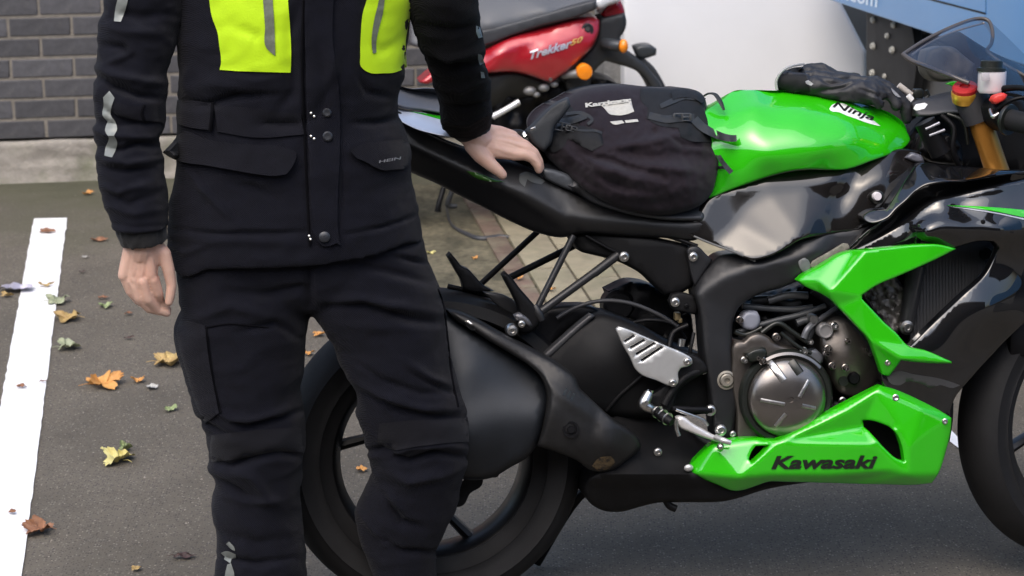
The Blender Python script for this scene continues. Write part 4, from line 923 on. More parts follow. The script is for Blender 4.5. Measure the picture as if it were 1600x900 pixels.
V, F_ = revolve_v(P(1417, 512, .125), N_, [(.015, -.01), (.015, .003), (.010, .004), (.009, .009), (.004, .009), (.0035, .005), (.0001, .005)], 18); mk('bolt', V, F_, STEEL, bike)
lathe('cap', P(1540, 396, .10), N_, [(.012, -.01), (.014, .0), (.012, .006), (.0001, .006)], PRINTK, bike, n=20)
relief('inner_duct', [(1300, 400), (1420, 330), (1640, 330), (1640, 470), (1570, 525), (1492, 610), (1470, 690), (1380, 700), (1300, 560)], [(0, 0, .02)], MATTE, BF, bike, grid=30, edge=8, drop=.02, thick=.04)

# ---- body panels
side = relief('side_cover', [(1040, 348), (1075, 345), (1107, 311), (1133, 300), (1165, 289), (1200, 277), (1230, 269), (1267, 265), (1300, 266), (1320, 265), (1345, 257), (1380, 243), (1400, 234), (1440, 236), (1436, 256), (1420, 275), (1400, 312), (1390, 330), (1360, 352), (1300, 366), (1244, 378), (1230, 387), (1198, 402), (1178, 406), (1140, 392), (1106, 378), (1084, 371), (1060, 366), (1040, 362)],
       facets([(1030, 350, .120), (1107, 305, .125), (1133, 292, .122), (1200, 268, .115), (1267, 256, .11), (1345, 248, .10), (1400, 225, .08), (1450, 234, .07), (1440, 275, .10), (1400, 345, .142), (1300, 375, .147), (1235, 396, .188), (1180, 414, .186), (1106, 388, .146), (1045, 370, .128),
               (1120, 376, .146), (1150, 350, .138), (1168, 322, .134), (1200, 304, .136), (1255, 298, .138), (1284, 308, .140), (1278, 340, .160), (1250, 372, .182), (1095, 340, .136), (1320, 310, .140), (1345, 290, .138), (1380, 275, .133), (1390, 320, .140), (1200, 285, .131), (1300, 280, .138)],
              [(15, 16), (16, 17), (17, 18), (18, 19), (19, 20), (20, 21), (21, 22), (22, 11), (15, 13), (24, 25), (25, 26), (28, 29)], 7), SHELL, BF, bike, grid=7, edge=4, drop=.010, thick=.03,
       folds=[([(1345, 262), (1320, 300), (1290, 340)], 16, -.012)])
tube('seam', [P(1084, 369, .15), P(1110, 380, .158), P(1145, 393, .168), P(1180, 408, .17)], .0022, mat('panel edge', (0.12, 0.12, 0.12), 0.4), side.o)
V, F_ = revolve_v(P(1371, 307, .165), N_, [(.009, -.02), (.009, .002), (.0075, .004), (.0001, .004)], 16); mk('clip', V, F_, FLUID, bike)
lathe('clip_seat', P(1371, 308, .150), N_, [(.014, -.01), (.014, .004), (.010, .006), (.009, .0)], PRINTK, bike, n=20)

tank = relief('fuel_tank', [(1128, 156), (1146, 142), (1170, 140.5), (1200, 141), (1260, 143), (1320, 152), (1360, 165), (1390, 178), (1408, 192), (1418, 207), (1422, 219), (1415, 229), (1395, 239), (1360, 252), (1320, 265), (1290, 265), (1267, 264), (1230, 268), (1200, 276), (1165, 288), (1133, 300), (1107, 310), (1085, 305), (1078, 240), (1095, 180)],
       [(1128, 160, .03), (1200, 143, .0), (1260, 145, .0), (1320, 154, .0), (1400, 188, .0), (1420, 218, .02), (1110, 200, .09), (1180, 165, .085), (1250, 170, .09), (1320, 180, .085), (1370, 200, .07), (1130, 250, .125), (1200, 205, .145), (1270, 205, .150), (1330, 215, .14), (1380, 225, .10), (1200, 240, .165), (1280, 240, .165), (1350, 245, .13), (1120, 300, .12), (1200, 272, .145), (1290, 262, .145), (1160, 270, .145)], GREEN, BF, bike, grid=7, edge=5, drop=.014, back='mirror',
       folds=[([(1118, 200), (1140, 180), (1185, 168), (1240, 170), (1300, 185), (1338, 204)], 6, .005), ([(1340, 215), (1250, 240), (1190, 255), (1150, 290)], 18, .004)], corner=70)
# the little script badge on the tank
bw = decal('badge', [(1296, 170), (1300, 164), (1312, 161), (1322, 163), (1330, 168), (1342, 174), (1356, 182), (1366, 189), (1376, 197), (1366, 195), (1352, 191), (1336, 185), (1322, 180), (1310, 175), (1298, 173)], tank, PRINTWG, tank.o, off=.0012, grid=5)
text_on('lettering', 'Ninja', (1300, 170), (64, 22), (3, -13), on_surf(tank, .0030), PRINTK, tank.o, bold=0.015, shear=0.25)

seat = relief('rider_seat', [(835, 262), (850, 252), (900, 245), (1000, 260), (1100, 270), (1115, 300), (1100, 345), (1040, 344), (960, 330), (925, 318), (900, 303), (860, 286), (840, 276)], [(840, 268, .10), (900, 290, .135), (1000, 330, .14), (1100, 335, .14), (1000, 270, .02), (880, 255, .03), (900, 300, .12)], SEATM, BF, bike, grid=10, edge=9, drop=.03, back='mirror')
tail = relief('tail_fairing', [(560, 148), (600, 163), (640, 192), (680, 214), (720, 230), (760, 238), (800, 250), (845, 272), (880, 292), (915, 312), (960, 327), (1040, 342), (1100, 345), (1110, 358), (1090, 374), (1040, 372), (960, 368), (905, 365), (880, 371), (841, 364), (800, 347), (753, 323), (714, 304), (684, 288), (641, 269), (600, 245), (560, 200)],
       facets([(550, 140, .04), (640, 186, .07), (720, 226, .085), (800, 246, .092), (845, 268, .102), (915, 308, .116), (1040, 338, .13), (1105, 342, .14), (1115, 358, .14), (1090, 378, .13), (960, 374, .118), (905, 369, .114), (880, 376, .105), (800, 353, .080), (753, 329, .070), (641, 276, .050), (595, 252, .045), (550, 207, .04),
               (575, 185, .085), (640, 226, .108), (740, 272, .122), (820, 303, .134), (880, 338, .137), (912, 364, .126), (1000, 352, .14)], [(18, 19), (19, 20), (20, 21), (21, 22), (22, 23), (22, 24), (24, 8)], 3), mat('satin black tail plastic', (.007, .007, .008), .42, bump=.0002, bump_scale=300), BF, bike, grid=8, edge=5, drop=.010, thick=.08,
       folds=[([(740, 270), (800, 300), (845, 330), (900, 368)], 4, .005), ([(860, 300), (890, 340), (912, 362)], 3, -.003)])
relief('tail_underside', [(560, 180), (640, 240), (720, 285), (800, 330), (880, 360), (1000, 366), (1080, 370), (1060, 330), (900, 280), (700, 220), (600, 170)], [(0, 0, .06)], MATTE, BF, bike, grid=30, edge=6, drop=.01, thick=.14)
tc_ = relief('tail_cowl', [(555, 128), (600, 155), (623, 169), (660, 175), (700, 183), (730, 190), (732, 216), (700, 214), (675, 209), (650, 202), (623, 188), (600, 175), (560, 155)], [(560, 130, .03), (560, 155, .09), (623, 172, .045), (623, 190, .09), (650, 202, .115), (700, 184, .05), (700, 212, .13), (650, 185, .075)], mat('cowl paint with sky sheen', (0.74, 0.77, 0.84), 0.25, 0.1, 1.0, .05), BF, bike, grid=6, edge=3, drop=.006, thick=.05)  # silver cowl paint, lightened so the colour carries the sky's reflection
decal('stripe', [(640, 174), (660, 176.5), (690, 181.5), (720, 187), (720, 193), (690, 187), (665, 180)], tc_, GREEN, tc_.o, off=.0012, grid=4)
decal('black_stripe', [(655, 172), (690, 177), (720, 182), (720, 187), (690, 181.5), (665, 176.5)], tc_, PRINTK, tc_.o, off=.0010, grid=4)  # black stripe along the upper edge of the green one
relief('pillion_seat', [(560, 100), (600, 120), (622, 133), (640, 138), (665, 137), (700, 142), (750, 160), (755, 190), (725, 190), (700, 181), (660, 173), (623, 167), (600, 153), (560, 128)], [(580, 115, .0), (640, 140, .0), (720, 155, .0), (640, 152, .02), (640, 166, .05), (700, 160, .02), (700, 180, .055), (740, 185, .055), (600, 150, .045)], mat('grey pillion vinyl', (0.13, .135, .15), .4, bump=.0003, bump_scale=700), BF, bike, grid=7, edge=6, drop=.014, back='mirror')
decal('stripe', [(728, 267), (745, 270), (768, 278), (788, 284), (770, 284), (745, 279)], tail, mat('deep green stripe', (0.03, 0.12, 0.01), 0.35, coat=0.6), tail.o, off=.0012, grid=5)
decal('marking', [(812, 272), (822, 268), (836, 273), (852, 283), (846, 288), (830, 284), (824, 280), (820, 292), (812, 284)], tail, mat('grey emblem', (0.07, 0.075, 0.075), 0.5), tail.o, off=.0012, grid=5)
V, F_ = revolve_v(P(824, 213, .06), (N_+BF.w*.8).normalized(), [(.013, -.02), (.013, .003), (.010, .008), (.005, .009), (.004, .005), (.0001, .005)], 24); mk('seat_bolt', V, F_, CHROME, bike)
relief('seat_mount', [(800, 205), (812, 203), (840, 214), (845, 232), (830, 240), (800, 225)], [(0, 0, .03)], DARK, BF, bike, grid=7, edge=4, drop=.008, thick=.05)
relief('seat_hump', [(760, 195), (800, 208), (850, 235), (860, 262), (845, 272), (800, 250), (750, 238), (740, 215)], [(0, 0, .05)], MATTE, BF, bike, grid=9, edge=6, drop=.02, back='mirror')

uf = relief('upper_duct', [(1432, 256), (1440, 254.5), (1480, 258.5), (1540, 263), (1590, 266), (1650, 262), (1650, 268), (1564, 273), (1510, 282), (1464, 285), (1446, 289), (1430, 299), (1416, 313), (1400, 327), (1388, 340), (1376, 346), (1360, 348.5), (1348, 343), (1347, 336), (1356, 330), (1384, 326), (1392, 313), (1404, 294), (1420, 271)],
       [(1436, 258, .13), (1600, 266, .12), (1560, 272, .175), (1520, 262, .13), (1510, 280, .20), (1464, 284, .20), (1420, 300, .19), (1400, 312, .185), (1385, 340, .205), (1360, 346, .195), (1355, 335, .18), (1425, 270, .14), (1480, 265, .15)], BLACKG, BF, bike, grid=5, edge=4, drop=.009, thick=.03)
ch = relief('duct_channel', [(1376, 346), (1388, 340), (1400, 326), (1416, 312), (1430, 298), (1446, 288), (1464, 284), (1510, 281), (1564, 272), (1650, 262), (1650, 285), (1560, 296), (1500, 310), (1460, 320), (1436, 334), (1410, 354), (1360, 384), (1328, 398), (1310, 402)],
       [(1376, 350, .17), (1340, 390, .16), (1420, 330, .15), (1500, 295, .15), (1600, 280, .13), (1450, 310, .16)], BLACKG, BF, bike, grid=8, edge=3, drop=.004, thick=.02, noise_amp=.002, noise_scale=25)
fairing = relief('side_fairing', [(1326, 394), (1360, 377), (1385, 363), (1410, 347), (1436, 327), (1460, 313), (1500, 303), (1560, 289.5), (1650, 270), (1650, 475), (1612, 495), (1582, 522), (1545, 560), (1512, 597), (1493, 620), (1486, 640), (1487, 660), (1400, 620), (1380, 600), (1372, 560), (1330, 500), (1290, 455), (1300, 420)],
       [(1330, 396, .172), (1410, 352, .185), (1470, 318, .20), (1560, 296, .19), (1640, 280, .16), (1400, 372, .19), (1450, 332, .198), (1450, 352, .222), (1450, 372, .224), (1500, 325, .200), (1500, 352, .228), (1500, 375, .228), (1560, 328, .205), (1560, 355, .226), (1560, 375, .224), (1640, 350, .20), (1640, 325, .195), (1450, 378, .20), (1560, 390, .205), (1640, 400, .16), (1450, 540, .215), (1540, 480, .215), (1600, 480, .18), (1500, 600, .205), (1400, 600, .20), (1330, 480, .19), (1300, 430, .18), (1550, 545, .19)], BLACKG, BF, bike, grid=4.5, edge=4, drop=.010, thick=.025,
       holes=[[(1340, 462), (1375, 440), (1420, 416), (1467, 400), (1500, 385), (1530, 377), (1552, 378), (1560, 388), (1552, 405), (1541, 425), (1500, 464), (1460, 502), (1421, 541), (1400, 524), (1370, 490)]], hdrop=.012,
       sharp=75, folds=[([(1412, 353), (1470, 350), (1540, 354), (1650, 366)], 12, .005), ([(1330, 398), (1410, 351), (1462, 316), (1560, 293), (1650, 274)], 6, .004)], fn=lambda Q: 0.0035*np.sin(Q[:, 0]/37+Q[:, 1]/29)+0.002*np.sin(Q[:, 0]/17-Q[:, 1]/41))
decal('stripe', [(1480, 321), (1520, 322), (1560, 324.5), (1600, 328), (1650, 334), (1650, 348), (1600, 339.5), (1560, 331), (1520, 325)], fairing, GREEN, fairing.o, off=.0015, grid=6)
decal('pinstripe', [(1482, 322.5), (1520, 326), (1560, 332.5), (1600, 341), (1650, 350), (1650, 353), (1600, 343.5), (1560, 334.5), (1520, 328)], fairing, mat('silver pinstripe', (0.45, 0.46, 0.5), .3, .4), fairing.o, off=.0012, grid=6)
bolt(1536, 347, fairing.d([(1536, 347)])[0], BF, fairing.o, .004, DARK)
mk_ = decal('marking', [(1385, 588), (1402, 580), (1430, 585), (1470, 592), (1490, 598), (1500, 602), (1490, 606), (1468, 602), (1455, 606), (1440, 600), (1418, 596), (1405, 602), (1393, 600)], fairing, mat('charcoal emblem', (0.045, 0.045, 0.047), 0.5), fairing.o, off=.0012, grid=6)
lower = relief('lower_fairing', [(1370, 600), (1400, 596), (1440, 600), (1490, 630), (1489, 655), (1484, 690), (1440, 700), (1380, 640)], [(0, 0, .17)], MATTE, BF, bike, grid=10, edge=4, drop=.01, thick=.03)
bolt(1399, 621, .19, BF, bike, .006)

arm = relief('green_side_panel', [(1245, 438), (1252, 431), (1280, 416), (1317, 395), (1360, 389), (1400, 385), (1440, 382), (1462, 381.5), (1478, 384), (1494, 389), (1467, 403), (1430, 420), (1400, 433), (1370, 446), (1347, 461), (1347, 467), (1362, 483), (1380, 502), (1400, 520), (1420, 541), (1447, 548), (1487, 565), (1487, 568), (1460, 568), (1433, 566), (1408, 563), (1400, 574), (1389, 588), (1378, 585), (1367, 553), (1357, 530), (1340, 511), (1327, 497), (1312, 482), (1300, 470), (1283, 459), (1257, 447)],
       facets([(1235, 438, .180), (1283, 466, .204), (1317, 388, .196), (1276, 438, .212), (1332, 397, .212), (1297, 455, .238), (1352, 392, .238), (1460, 376, .230), (1500, 389, .222), (1347, 463, .240), (1327, 500, .232), (1357, 530, .238), (1407, 560, .250), (1425, 540, .238), (1492, 567, .235), (1378, 590, .206), (1392, 592, .206), (1400, 574, .222), (1440, 415, .232), (1305, 478, .226)],
              [(0, 3), (3, 4), (3, 5), (5, 6), (4, 6), (5, 9), (11, 12), (12, 14), (9, 13), (10, 11), (5, 19), (19, 10)], 2.0), GREEN, BF, bike, grid=4, edge=4, drop=.007, thick=.02, corner=40, sharp=75)
bolt(1387, 566, arm.d([(1387, 566)])[0]-.002, BF, arm.o, .0055)
relief('vin_plate', [(1265, 416), (1270, 408), (1300, 391), (1318, 380), (1325, 381), (1329, 388), (1318, 394), (1290, 409), (1272, 420)], [(0, 0, .17)], mat('grubby beige label', (0.16, 0.15, 0.12), 0.6, var=0.5, var_scale=90), BF, bike, grid=5, edge=2, drop=.002, thick=.006, corner=20)
relief('clip_plate', [(1247, 408), (1256, 402), (1263, 406), (1268, 422), (1256, 427), (1250, 420)], [(0, 0, .168)], mat('worn clip', (0.12, 0.125, 0.125), 0.5, 0.3, var=.4), BF, bike, grid=5, edge=2, drop=.002, thick=.008)

belly = relief('belly_fairing', [(1073, 737), (1074, 730), (1092, 711), (1113, 693), (1140, 687), (1184, 684), (1214, 687), (1250, 668), (1300, 641), (1340, 620), (1375, 602), (1400, 608), (1427, 618), (1460, 636), (1487, 653), (1486, 670), (1478, 705), (1465, 742), (1456, 755), (1433, 757.5), (1380, 757), (1300, 755), (1230, 753), (1200, 753), (1182, 759), (1160, 766), (1148, 767), (1120, 757), (1095, 747)],
       facets([(1060, 735, .155), (1110, 685, .170), (1140, 678, .175), (1184, 675, .18), (1214, 680, .19), (1375, 592, .19), (1500, 650, .195), (1490, 705, .195), (1462, 768, .17), (1300, 766, .165), (1200, 764, .17), (1148, 780, .15),
               (1090, 741, .195), (1155, 746, .222), (1219, 690, .230), (1372, 610, .216), (1320, 643, .224), (1248, 691, .231), (1362, 694, .236), (1347, 667, .204), (1420, 742, .229), (1408, 668, .230), (1476, 658, .214), (1440, 640, .226), (1470, 742, .207), (1205, 742, .222), (1300, 742, .226), (1115, 700, .196), (1184, 689, .205), (1258, 683, .218), (1420, 700, .236), (1395, 735, .230)],
              [(12, 13), (13, 14), (14, 16), (16, 15), (17, 18), (18, 20), (14, 17), (17, 29), (29, 19), (19, 18), (16, 19), (15, 23), (23, 22), (21, 20), (12, 27), (27, 28), (28, 14), (13, 25), (25, 26), (26, 31), (31, 20), (20, 24), (22, 24)], 2.2), GREEN, BF, bike, grid=4.5, edge=5, drop=.010, thick=.02, corner=30, sharp=75,
       holes=[[(1348, 657), (1360, 657), (1378, 662), (1392, 669), (1400, 677), (1408, 695), (1413, 721), (1402, 717), (1385, 703), (1371, 688), (1357, 673), (1350, 667)], [(1181, 697), (1201, 696), (1190, 709), (1175, 723), (1170, 717), (1175, 705)]], hdrop=.006,
       fn=lambda Q: 0.0012*np.sin(Q[:, 0]/31)*np.sin(Q[:, 1]/23))
V, F_ = revolve_v(P(1399, 621, belly.d([(1399, 621)])[0]), N_, [(.007, -.002), (.007, .003), (.005, .004), (.002, .002), (.0001, .002)], 14); mk('bolt', V, F_, STEEL, belly.o)
V, F_ = revolve_v(P(1476, 658, belly.d([(1476, 658)])[0]), N_, [(.006, -.002), (.006, .003), (.004, .004), (.0001, .003)], 14); mk('bolt', V, F_, STEEL, belly.o)
V, F_ = ellipsoid(P(1076, 731, .185), BF.u*.010, N_*.006, BF.w*.008, 10); mk('fastener', V, F_, ALU, belly.o)
text_on('lettering', 'Kawasaki', (1205, 733.5), (166, -1), (0, -21), on_surf(belly, .002), PRINTK, belly.o, bold=0.035, shear=0.28)
relief('belly_inner', [(1160, 690), (1214, 692), (1375, 615), (1440, 650), (1440, 740), (1200, 745), (1150, 740)], [(0, 0, .13)], MATTE, BF, bike, grid=25, edge=4, drop=.01, thick=.03)
tube('drain_pipe', [P(1040, 780, .12), P(1046, 790, .12), P(1056, 795, .12)], .008, DARK, bike)

# ---- front end: screen, clamp, forks, controls
GLASS = mat('smoked screen', (0.02, 0.025, 0.045), 0.06, 0, 0.5, 0.03, alpha=0.5, spec=0.6)
RIMB = mat('screen rim', (0.07, 0.06, 0.055), 0.35, 0.1)
scr = relief('windscreen', [(1411, 85), (1460, 55), (1500, 37), (1520, 30), (1538, 29), (1547, 34), (1562, 47), (1600, 84), (1660, 140), (1660, 190), (1600, 150), (1560, 142), (1512, 130), (1480, 117), (1440, 102), (1425, 95)],
       [(1411, 86, .0), (1460, 57, -.06), (1530, 30, -.10), (1600, 90, -.09), (1650, 150, -.05), (1440, 100, .06), (1512, 128, .13), (1600, 150, .14), (1500, 80, .06), (1580, 110, .08)], GLASS, BF, bike, grid=9, edge=0, back=None, corner=40)
tube('screen_rim', [P(1411, 85, .0), P(1440, 66, -.04), P(1470, 50, -.07), P(1500, 37, -.09), P(1522, 30, -.10), P(1538, 29.5, -.10), P(1547, 36, -.09), P(1551, 52, -.06), P(1549, 68, -.03), P(1543, 79, .0), P(1556, 92, .02), P(1582, 108, .04), P(1640, 140, .06)], .0042, RIMB, bike)
tube('screen_rim', [P(1411, 85, .0), P(1425, 95, .03), P(1445, 103, .06), P(1475, 115, .10), P(1514, 130, .13)], .0052, RIMB, bike)
tube('screen_rim', [P(1425, 86, .0), P(1450, 68, -.04), P(1480, 54, -.07), P(1505, 45, -.09), P(1538, 36, -.09)], .0022, mat('screen inner edge', (0.2, 0.19, 0.19), .3), bike)
relief('instrument_pod', [(1448, 78), (1470, 72), (1490, 74), (1505, 86), (1523, 100), (1518, 116), (1500, 122), (1478, 128), (1460, 126), (1448, 116), (1444, 96)], [(0, 0, -.05)], mat('brown grey dash', (0.09, 0.082, 0.07), 0.55, var=.2), BF, bike, grid=8, edge=6, drop=.02, thick=.05, folds=[([(1474, 74), (1482, 118)], 4, -.02), ([(1500, 84), (1495, 120)], 3, .015)])
relief('fairing_nose', [(1460, 62), (1500, 50), (1545, 78), (1600, 105), (1660, 145), (1660, 300), (1600, 262), (1540, 250), (1520, 160), (1515, 110), (1480, 74)], [(0, 0, -.12)], MATTE, BF, bike, grid=20, edge=6, drop=.02, thick=.04)
relief('inner_fairing', [(1400, 235), (1425, 200), (1450, 175), (1560, 170), (1660, 190), (1660, 275), (1590, 268), (1480, 262), (1430, 258)], [(0, 0, -.03)], MATTE, BF, bike, grid=18, edge=6, drop=.02, thick=.06, noise_amp=.01)
tcl = relief('triple_clamp', [(1425, 162), (1432, 158), (1460, 152), (1490, 145), (1530, 140), (1546, 146), (1548, 160), (1538, 176), (1510, 178), (1480, 178), (1450, 182), (1432, 182)], [(1425, 165, .03), (1500, 150, .06), (1540, 150, .10), (1540, 172, .11), (1500, 172, .09), (1440, 178, .05), (1450, 160, .03)], mat('clamp grey', (0.05, 0.05, 0.055), .5, .3, bump=.0003, bump_scale=400), BF, bike, grid=7, edge=6, drop=.012, thick=.05)
decal('sticker', [(1427, 170), (1431, 163), (1445, 160.5), (1449.5, 163), (1445, 169.5), (1431, 173)], tcl, WHITEP, tcl.o, off=.001, grid=4, corner=20)
V, F_ = tube_v([P(1518, 150, .10), P(1537, 205, .10), P(1560, 272, .10), P(1572, 310, .10)], .0245, 24); mk('fork', V, F_, GOLD, bike)
V, F_ = tube_v([P(1518, 158, -.10), P(1560, 272, -.10)], .0245, 20); mk('fork', V, F_, GOLD, bike)
fax = (P(1510, 135, .10)-P(1560, 272, .10)).normalized()
V, F_ = tube_v([P(1514, 146, .10), P(1531, 188, .10)], [.036, .033], 24); mk('fork_clamp', V, F_, MATS['clamp grey'], bike)
cax = (BF.w*.9+N_*.42-BF.u*.15).normalized(); cc_ = P(1508, 146, .112)
V, F_ = revolve_v(cc_, cax, [(.027, -.016), (.0285, -.006), (.0285, .004), (.026, .008), (.0001, .008)], 28); mk('fork_cap_ring', V, F_, mat('gold anodised', (0.7, 0.38, 0.05), .3, .6), bike)
V, F_ = revolve_v(cc_, cax, [(.0265, .007), (.0265, .014), (.024, .018), (.011, .018), (.010, .014), (.0001, .014)], 28); mk('fork_cap', V, F_, REDM, bike, sharp=30)
rs = lathe('fluid_reservoir', P(1549, 146, .17), (BF.w+BF.u*.05).normalized(), [(.0001, 0), (.024, 0), (.0285, .006), (.0285, .046), (.0001, .046)], FLUID, bike, n=28)
lathe('reservoir_cap', P(1549, 112, .17), (BF.w+BF.u*.05).normalized(), [(.0001, .0), (.030, .0), (.030, .007), (.0225, .009), (.0225, .021), (.020, .023), (.0001, .023)], PRINTK, rs, n=20, sharp=30)
V, F_ = box_v(P(1540, 120, .205), BF.u*.008, N_*.001, BF.w*.008, .0005); mk('reservoir_label', V, F_, mat('grey label', (0.42, .40, .42), .5), rs)
gp = tube('handlebar_grip', [P(1573, 186, .22), P(1620, 196, .28), P(1680, 205, .34)], [.022, .021, .021], RUBBER, bike, n=24)
lathe('grip_flange', P(1576, 187, .225), P(1620, 196, .28)-P(1573, 186, .22), [(.018, -.004), (.031, -.004), (.032, 0), (.031, .004), (.018, .004)], PRINTK, gp, n=28, closed=True)
relief('switch_housing', [(1545, 168), (1552, 158), (1575, 150), (1600, 158), (1605, 185), (1590, 205), (1570, 206), (1552, 192)], [(0, 0, .20)], MATTE, BF, bike, grid=7, edge=6, drop=.02, thick=.06, noise_amp=.006, noise_scale=9)
relief('kill_switch', [(1550, 157), (1553, 151), (1568, 145), (1574, 148), (1571, 155), (1556, 163)], [(0, 0, .225)], REDP, BF, bike, grid=4, edge=3, drop=.005, thick=.02)
tube('cable', [P(1560, 170, .21), P(1578, 158, .23), P(1600, 152, .24), P(1640, 150, .25)], .004, DARK, bike)
tube('brake_lever', [P(1548, 172, .2), P(1552, 182, .22), P(1560, 178, .22)], .005, STEEL, bike)
tube('brake_lever', [P(1560, 140, .18), P(1600, 138, .24), P(1660, 160, .33)], [.008, .006, .005], DARK, bike)
tube('clip_on', [P(1540, 180, .10), P(1560, 184, .17), P(1574, 187, .22)], .012, DARK, bike)
V, F_ = tube_v([P(1445, 190, .10), P(1470, 240, .10)], .022, 16); mk('ignition_barrel', V, F_, DARK, bike)
for (a_, b_) in (((1446, 202), (1468, 192)), ((1452, 212), (1476, 203))): tube('cable_end', [P(*a_, .12), P(*b_, .12)], .0032, mat('cable steel', (0.3, .3, .32), .35, .6), bike, sm=False)
tube('cable', [P(1470, 180, .09), P(1490, 200, .10), P(1488, 235, .10), P(1500, 262, .08)], .006, DARK, bike)
tube('cable', [P(1480, 178, .09), P(1505, 190, .10), P(1512, 225, .08)], .004, PRINTK, bike)
relief('cable_guide', [(1440, 210), (1470, 205), (1500, 225), (1505, 258), (1450, 250), (1430, 235)], [(0, 0, .05)], DARK, BF, bike, grid=7, edge=6, drop=.02, thick=.04, noise_amp=.012, noise_scale=12)
relief('duct_lip', [(1413, 246), (1425, 238), (1440, 243), (1445, 254), (1430, 253)], [(0, 0, .10)], mat('blurred grey plastic', (0.10, .10, .12), .35, coat=.4), BF, bike, grid=4, edge=4, drop=.008, thick=.02)
tube('ignition_cable', [P(1422, 150, -.02), P(1436, 158, -.02), P(1450, 150, -.02), P(1447, 141, -.02)], .0035, PRINTK, bike)
V, F_ = box_v(P(1434, 146, -.02), BF.u*.010, N_*.01, BF.w*.010, .003); mk('ignition_switch', V, F_, PRINTK, bike)
V, F_ = tube_v([P(1404, 133, -.02), P(1424, 148, -.02)], .0065, 10); mk('connector_tube', V, F_, mat('beige sleeve', (0.5, .46, .42), .5), bike)
V, F_ = tube_v([P(1418, 150, 0), P(1424, 157, 0)], .008, 10); mk('connector_tube', V, F_, WHITEP, bike)
relief('side_flash', [(1478, 131), (1490, 127), (1506, 131), (1496, 137)], [(0, 0, -.03)], GREEN, BF, bike, grid=4, edge=1, drop=.001, thick=.01)
# side stand on the far side
tube('side_stand', [P(980, 730, -.10), P(905, 775, -.14), G(838, 880, .012)], .011, DARK, bike)

#@@PART4
# ------------------------------------------------------------ backpack on the seat
bagM = BF.M.copy(); bagM.translation = P(980, 250, 0.0)
bag = thing('backpack', None, 'plum black backpack strapped on the green motorcycle seat against the tank', 'bag', M=bagM)
bg_ = relief('pack_body', [(846, 178), (862, 166), (880, 157), (906, 143), (940, 135), (976, 133), (1004, 135), (1020, 137), (1050, 138), (1080, 139), (1096, 146), (1103, 158), (1105, 170), (1112, 188), (1119, 210), (1124, 221), (1121, 236), (1127, 248), (1124, 262), (1119, 280), (1112, 302), (1098, 318), (1060, 333), (1030, 336), (1000, 333), (960, 322), (935, 310), (915, 298), (898, 284), (880, 268), (862, 252), (848, 232), (840, 210), (838, 190)],
            [(860, 180, .02), (900, 150, .0), (980, 138, .0), (1060, 142, .0), (1095, 150, .0), (900, 180, .07), (980, 175, .085), (1060, 175, .08), (1100, 200, .09), (860, 230, .10), (900, 230, .14), (980, 225, .16), (1060, 220, .16), (1110, 250, .14), (930, 275, .19), (1000, 285, .215), (1070, 290, .21), (1105, 300, .17), (900, 275, .15), (980, 320, .19), (1040, 328, .19), (850, 210, .07)],
            BAGM, BF, bag, grid=3.2, edge=11, drop=.035, thick=.16, step=4, sharp=180,
            folds=[([(893, 222), (905, 236), (925, 246), (955, 251), (980, 262), (1010, 268), (1038, 278)], 6, -.020), ([(930, 232), (975, 240), (1020, 246), (1060, 243), (1112, 250)], 11, -.020), ([(900, 240), (930, 258), (960, 268), (1000, 282), (1040, 290)], 9, .014), ([(1000, 262), (1050, 262), (1100, 272)], 8, .012),
                   ([(888, 222), (895, 236), (915, 252), (930, 262)], 4, -.014), ([(890, 224), (900, 240), (915, 250)], 3, .006), ([(940, 232), (990, 226), (1040, 216), (1075, 208)], 7, .012), ([(1045, 212), (1068, 226), (1100, 228), (1120, 230)], 4, -.010), ([(1022, 198), (1024, 214)], 5, -.016), ([(1040, 200), (1060, 203)], 6, -.008),
                   ([(918, 200), (940, 206), (944, 225)], 2.5, -.006), ([(870, 245), (905, 275), (940, 300), (990, 318)], 7, -.012), ([(930, 300), (980, 306), (1060, 300)], 10, .010), ([(912, 262), (960, 290), (1010, 302)], 6, -.008), ([(1000, 140), (1004, 170), (1010, 200)], 3, -.004), ([(865, 175), (885, 190), (905, 196)], 3, -.005)],
            noise_amp=.008, noise_scale=42)
def webbing(name, pts, wpx, off, m, parent, surf=bg_, thick=.002):
    V = []; F_ = []
    k = spline([Vector((x, y, 0)) for x, y in pts], 5); Q = []
    for i, p in enumerate(k):
        t = (k[min(i+1, len(k)-1)]-k[max(i-1, 0)]).normalized(); nn = Vector((-t.y, t.x, 0)); wv = wpx[0]+(wpx[1]-wpx[0])*i/(len(k)-1)
        Q += [(p.x+nn.x*wv/2, p.y+nn.y*wv/2), (p.x, p.y), (p.x-nn.x*wv/2, p.y-nn.y*wv/2)]
    base = surf.d(Q)
    off_ = np.interp(np.arange(len(Q)), np.linspace(0, len(Q)-1, len(off)), off) if isinstance(off, (list, tuple)) else off
    T = surf.fr.PN(Q, base+off_); B_ = surf.fr.PN(Q, base+off_-thick); n = len(Q); V = np.vstack([T, B_])
    for i in range(len(k)-1):
        a = 3*i
        for j in (0, 1): F_ += [(a+j, a+j+1, a+j+4, a+j+3), (a+j+n, a+j+3+n, a+j+4+n, a+j+1+n)]
        F_ += [(a, a+3, a+3+n, a+n), (a+2, a+2+n, a+5+n, a+5)]
    F_ += [(0, n, n+1, 1), (1, n+1, n+2, 2), (n-3, n-2, 2*n-2, 2*n-3), (n-2, n-1, 2*n-1, 2*n-2)]
    return mk(name, V, F_, m, parent, True, 40)
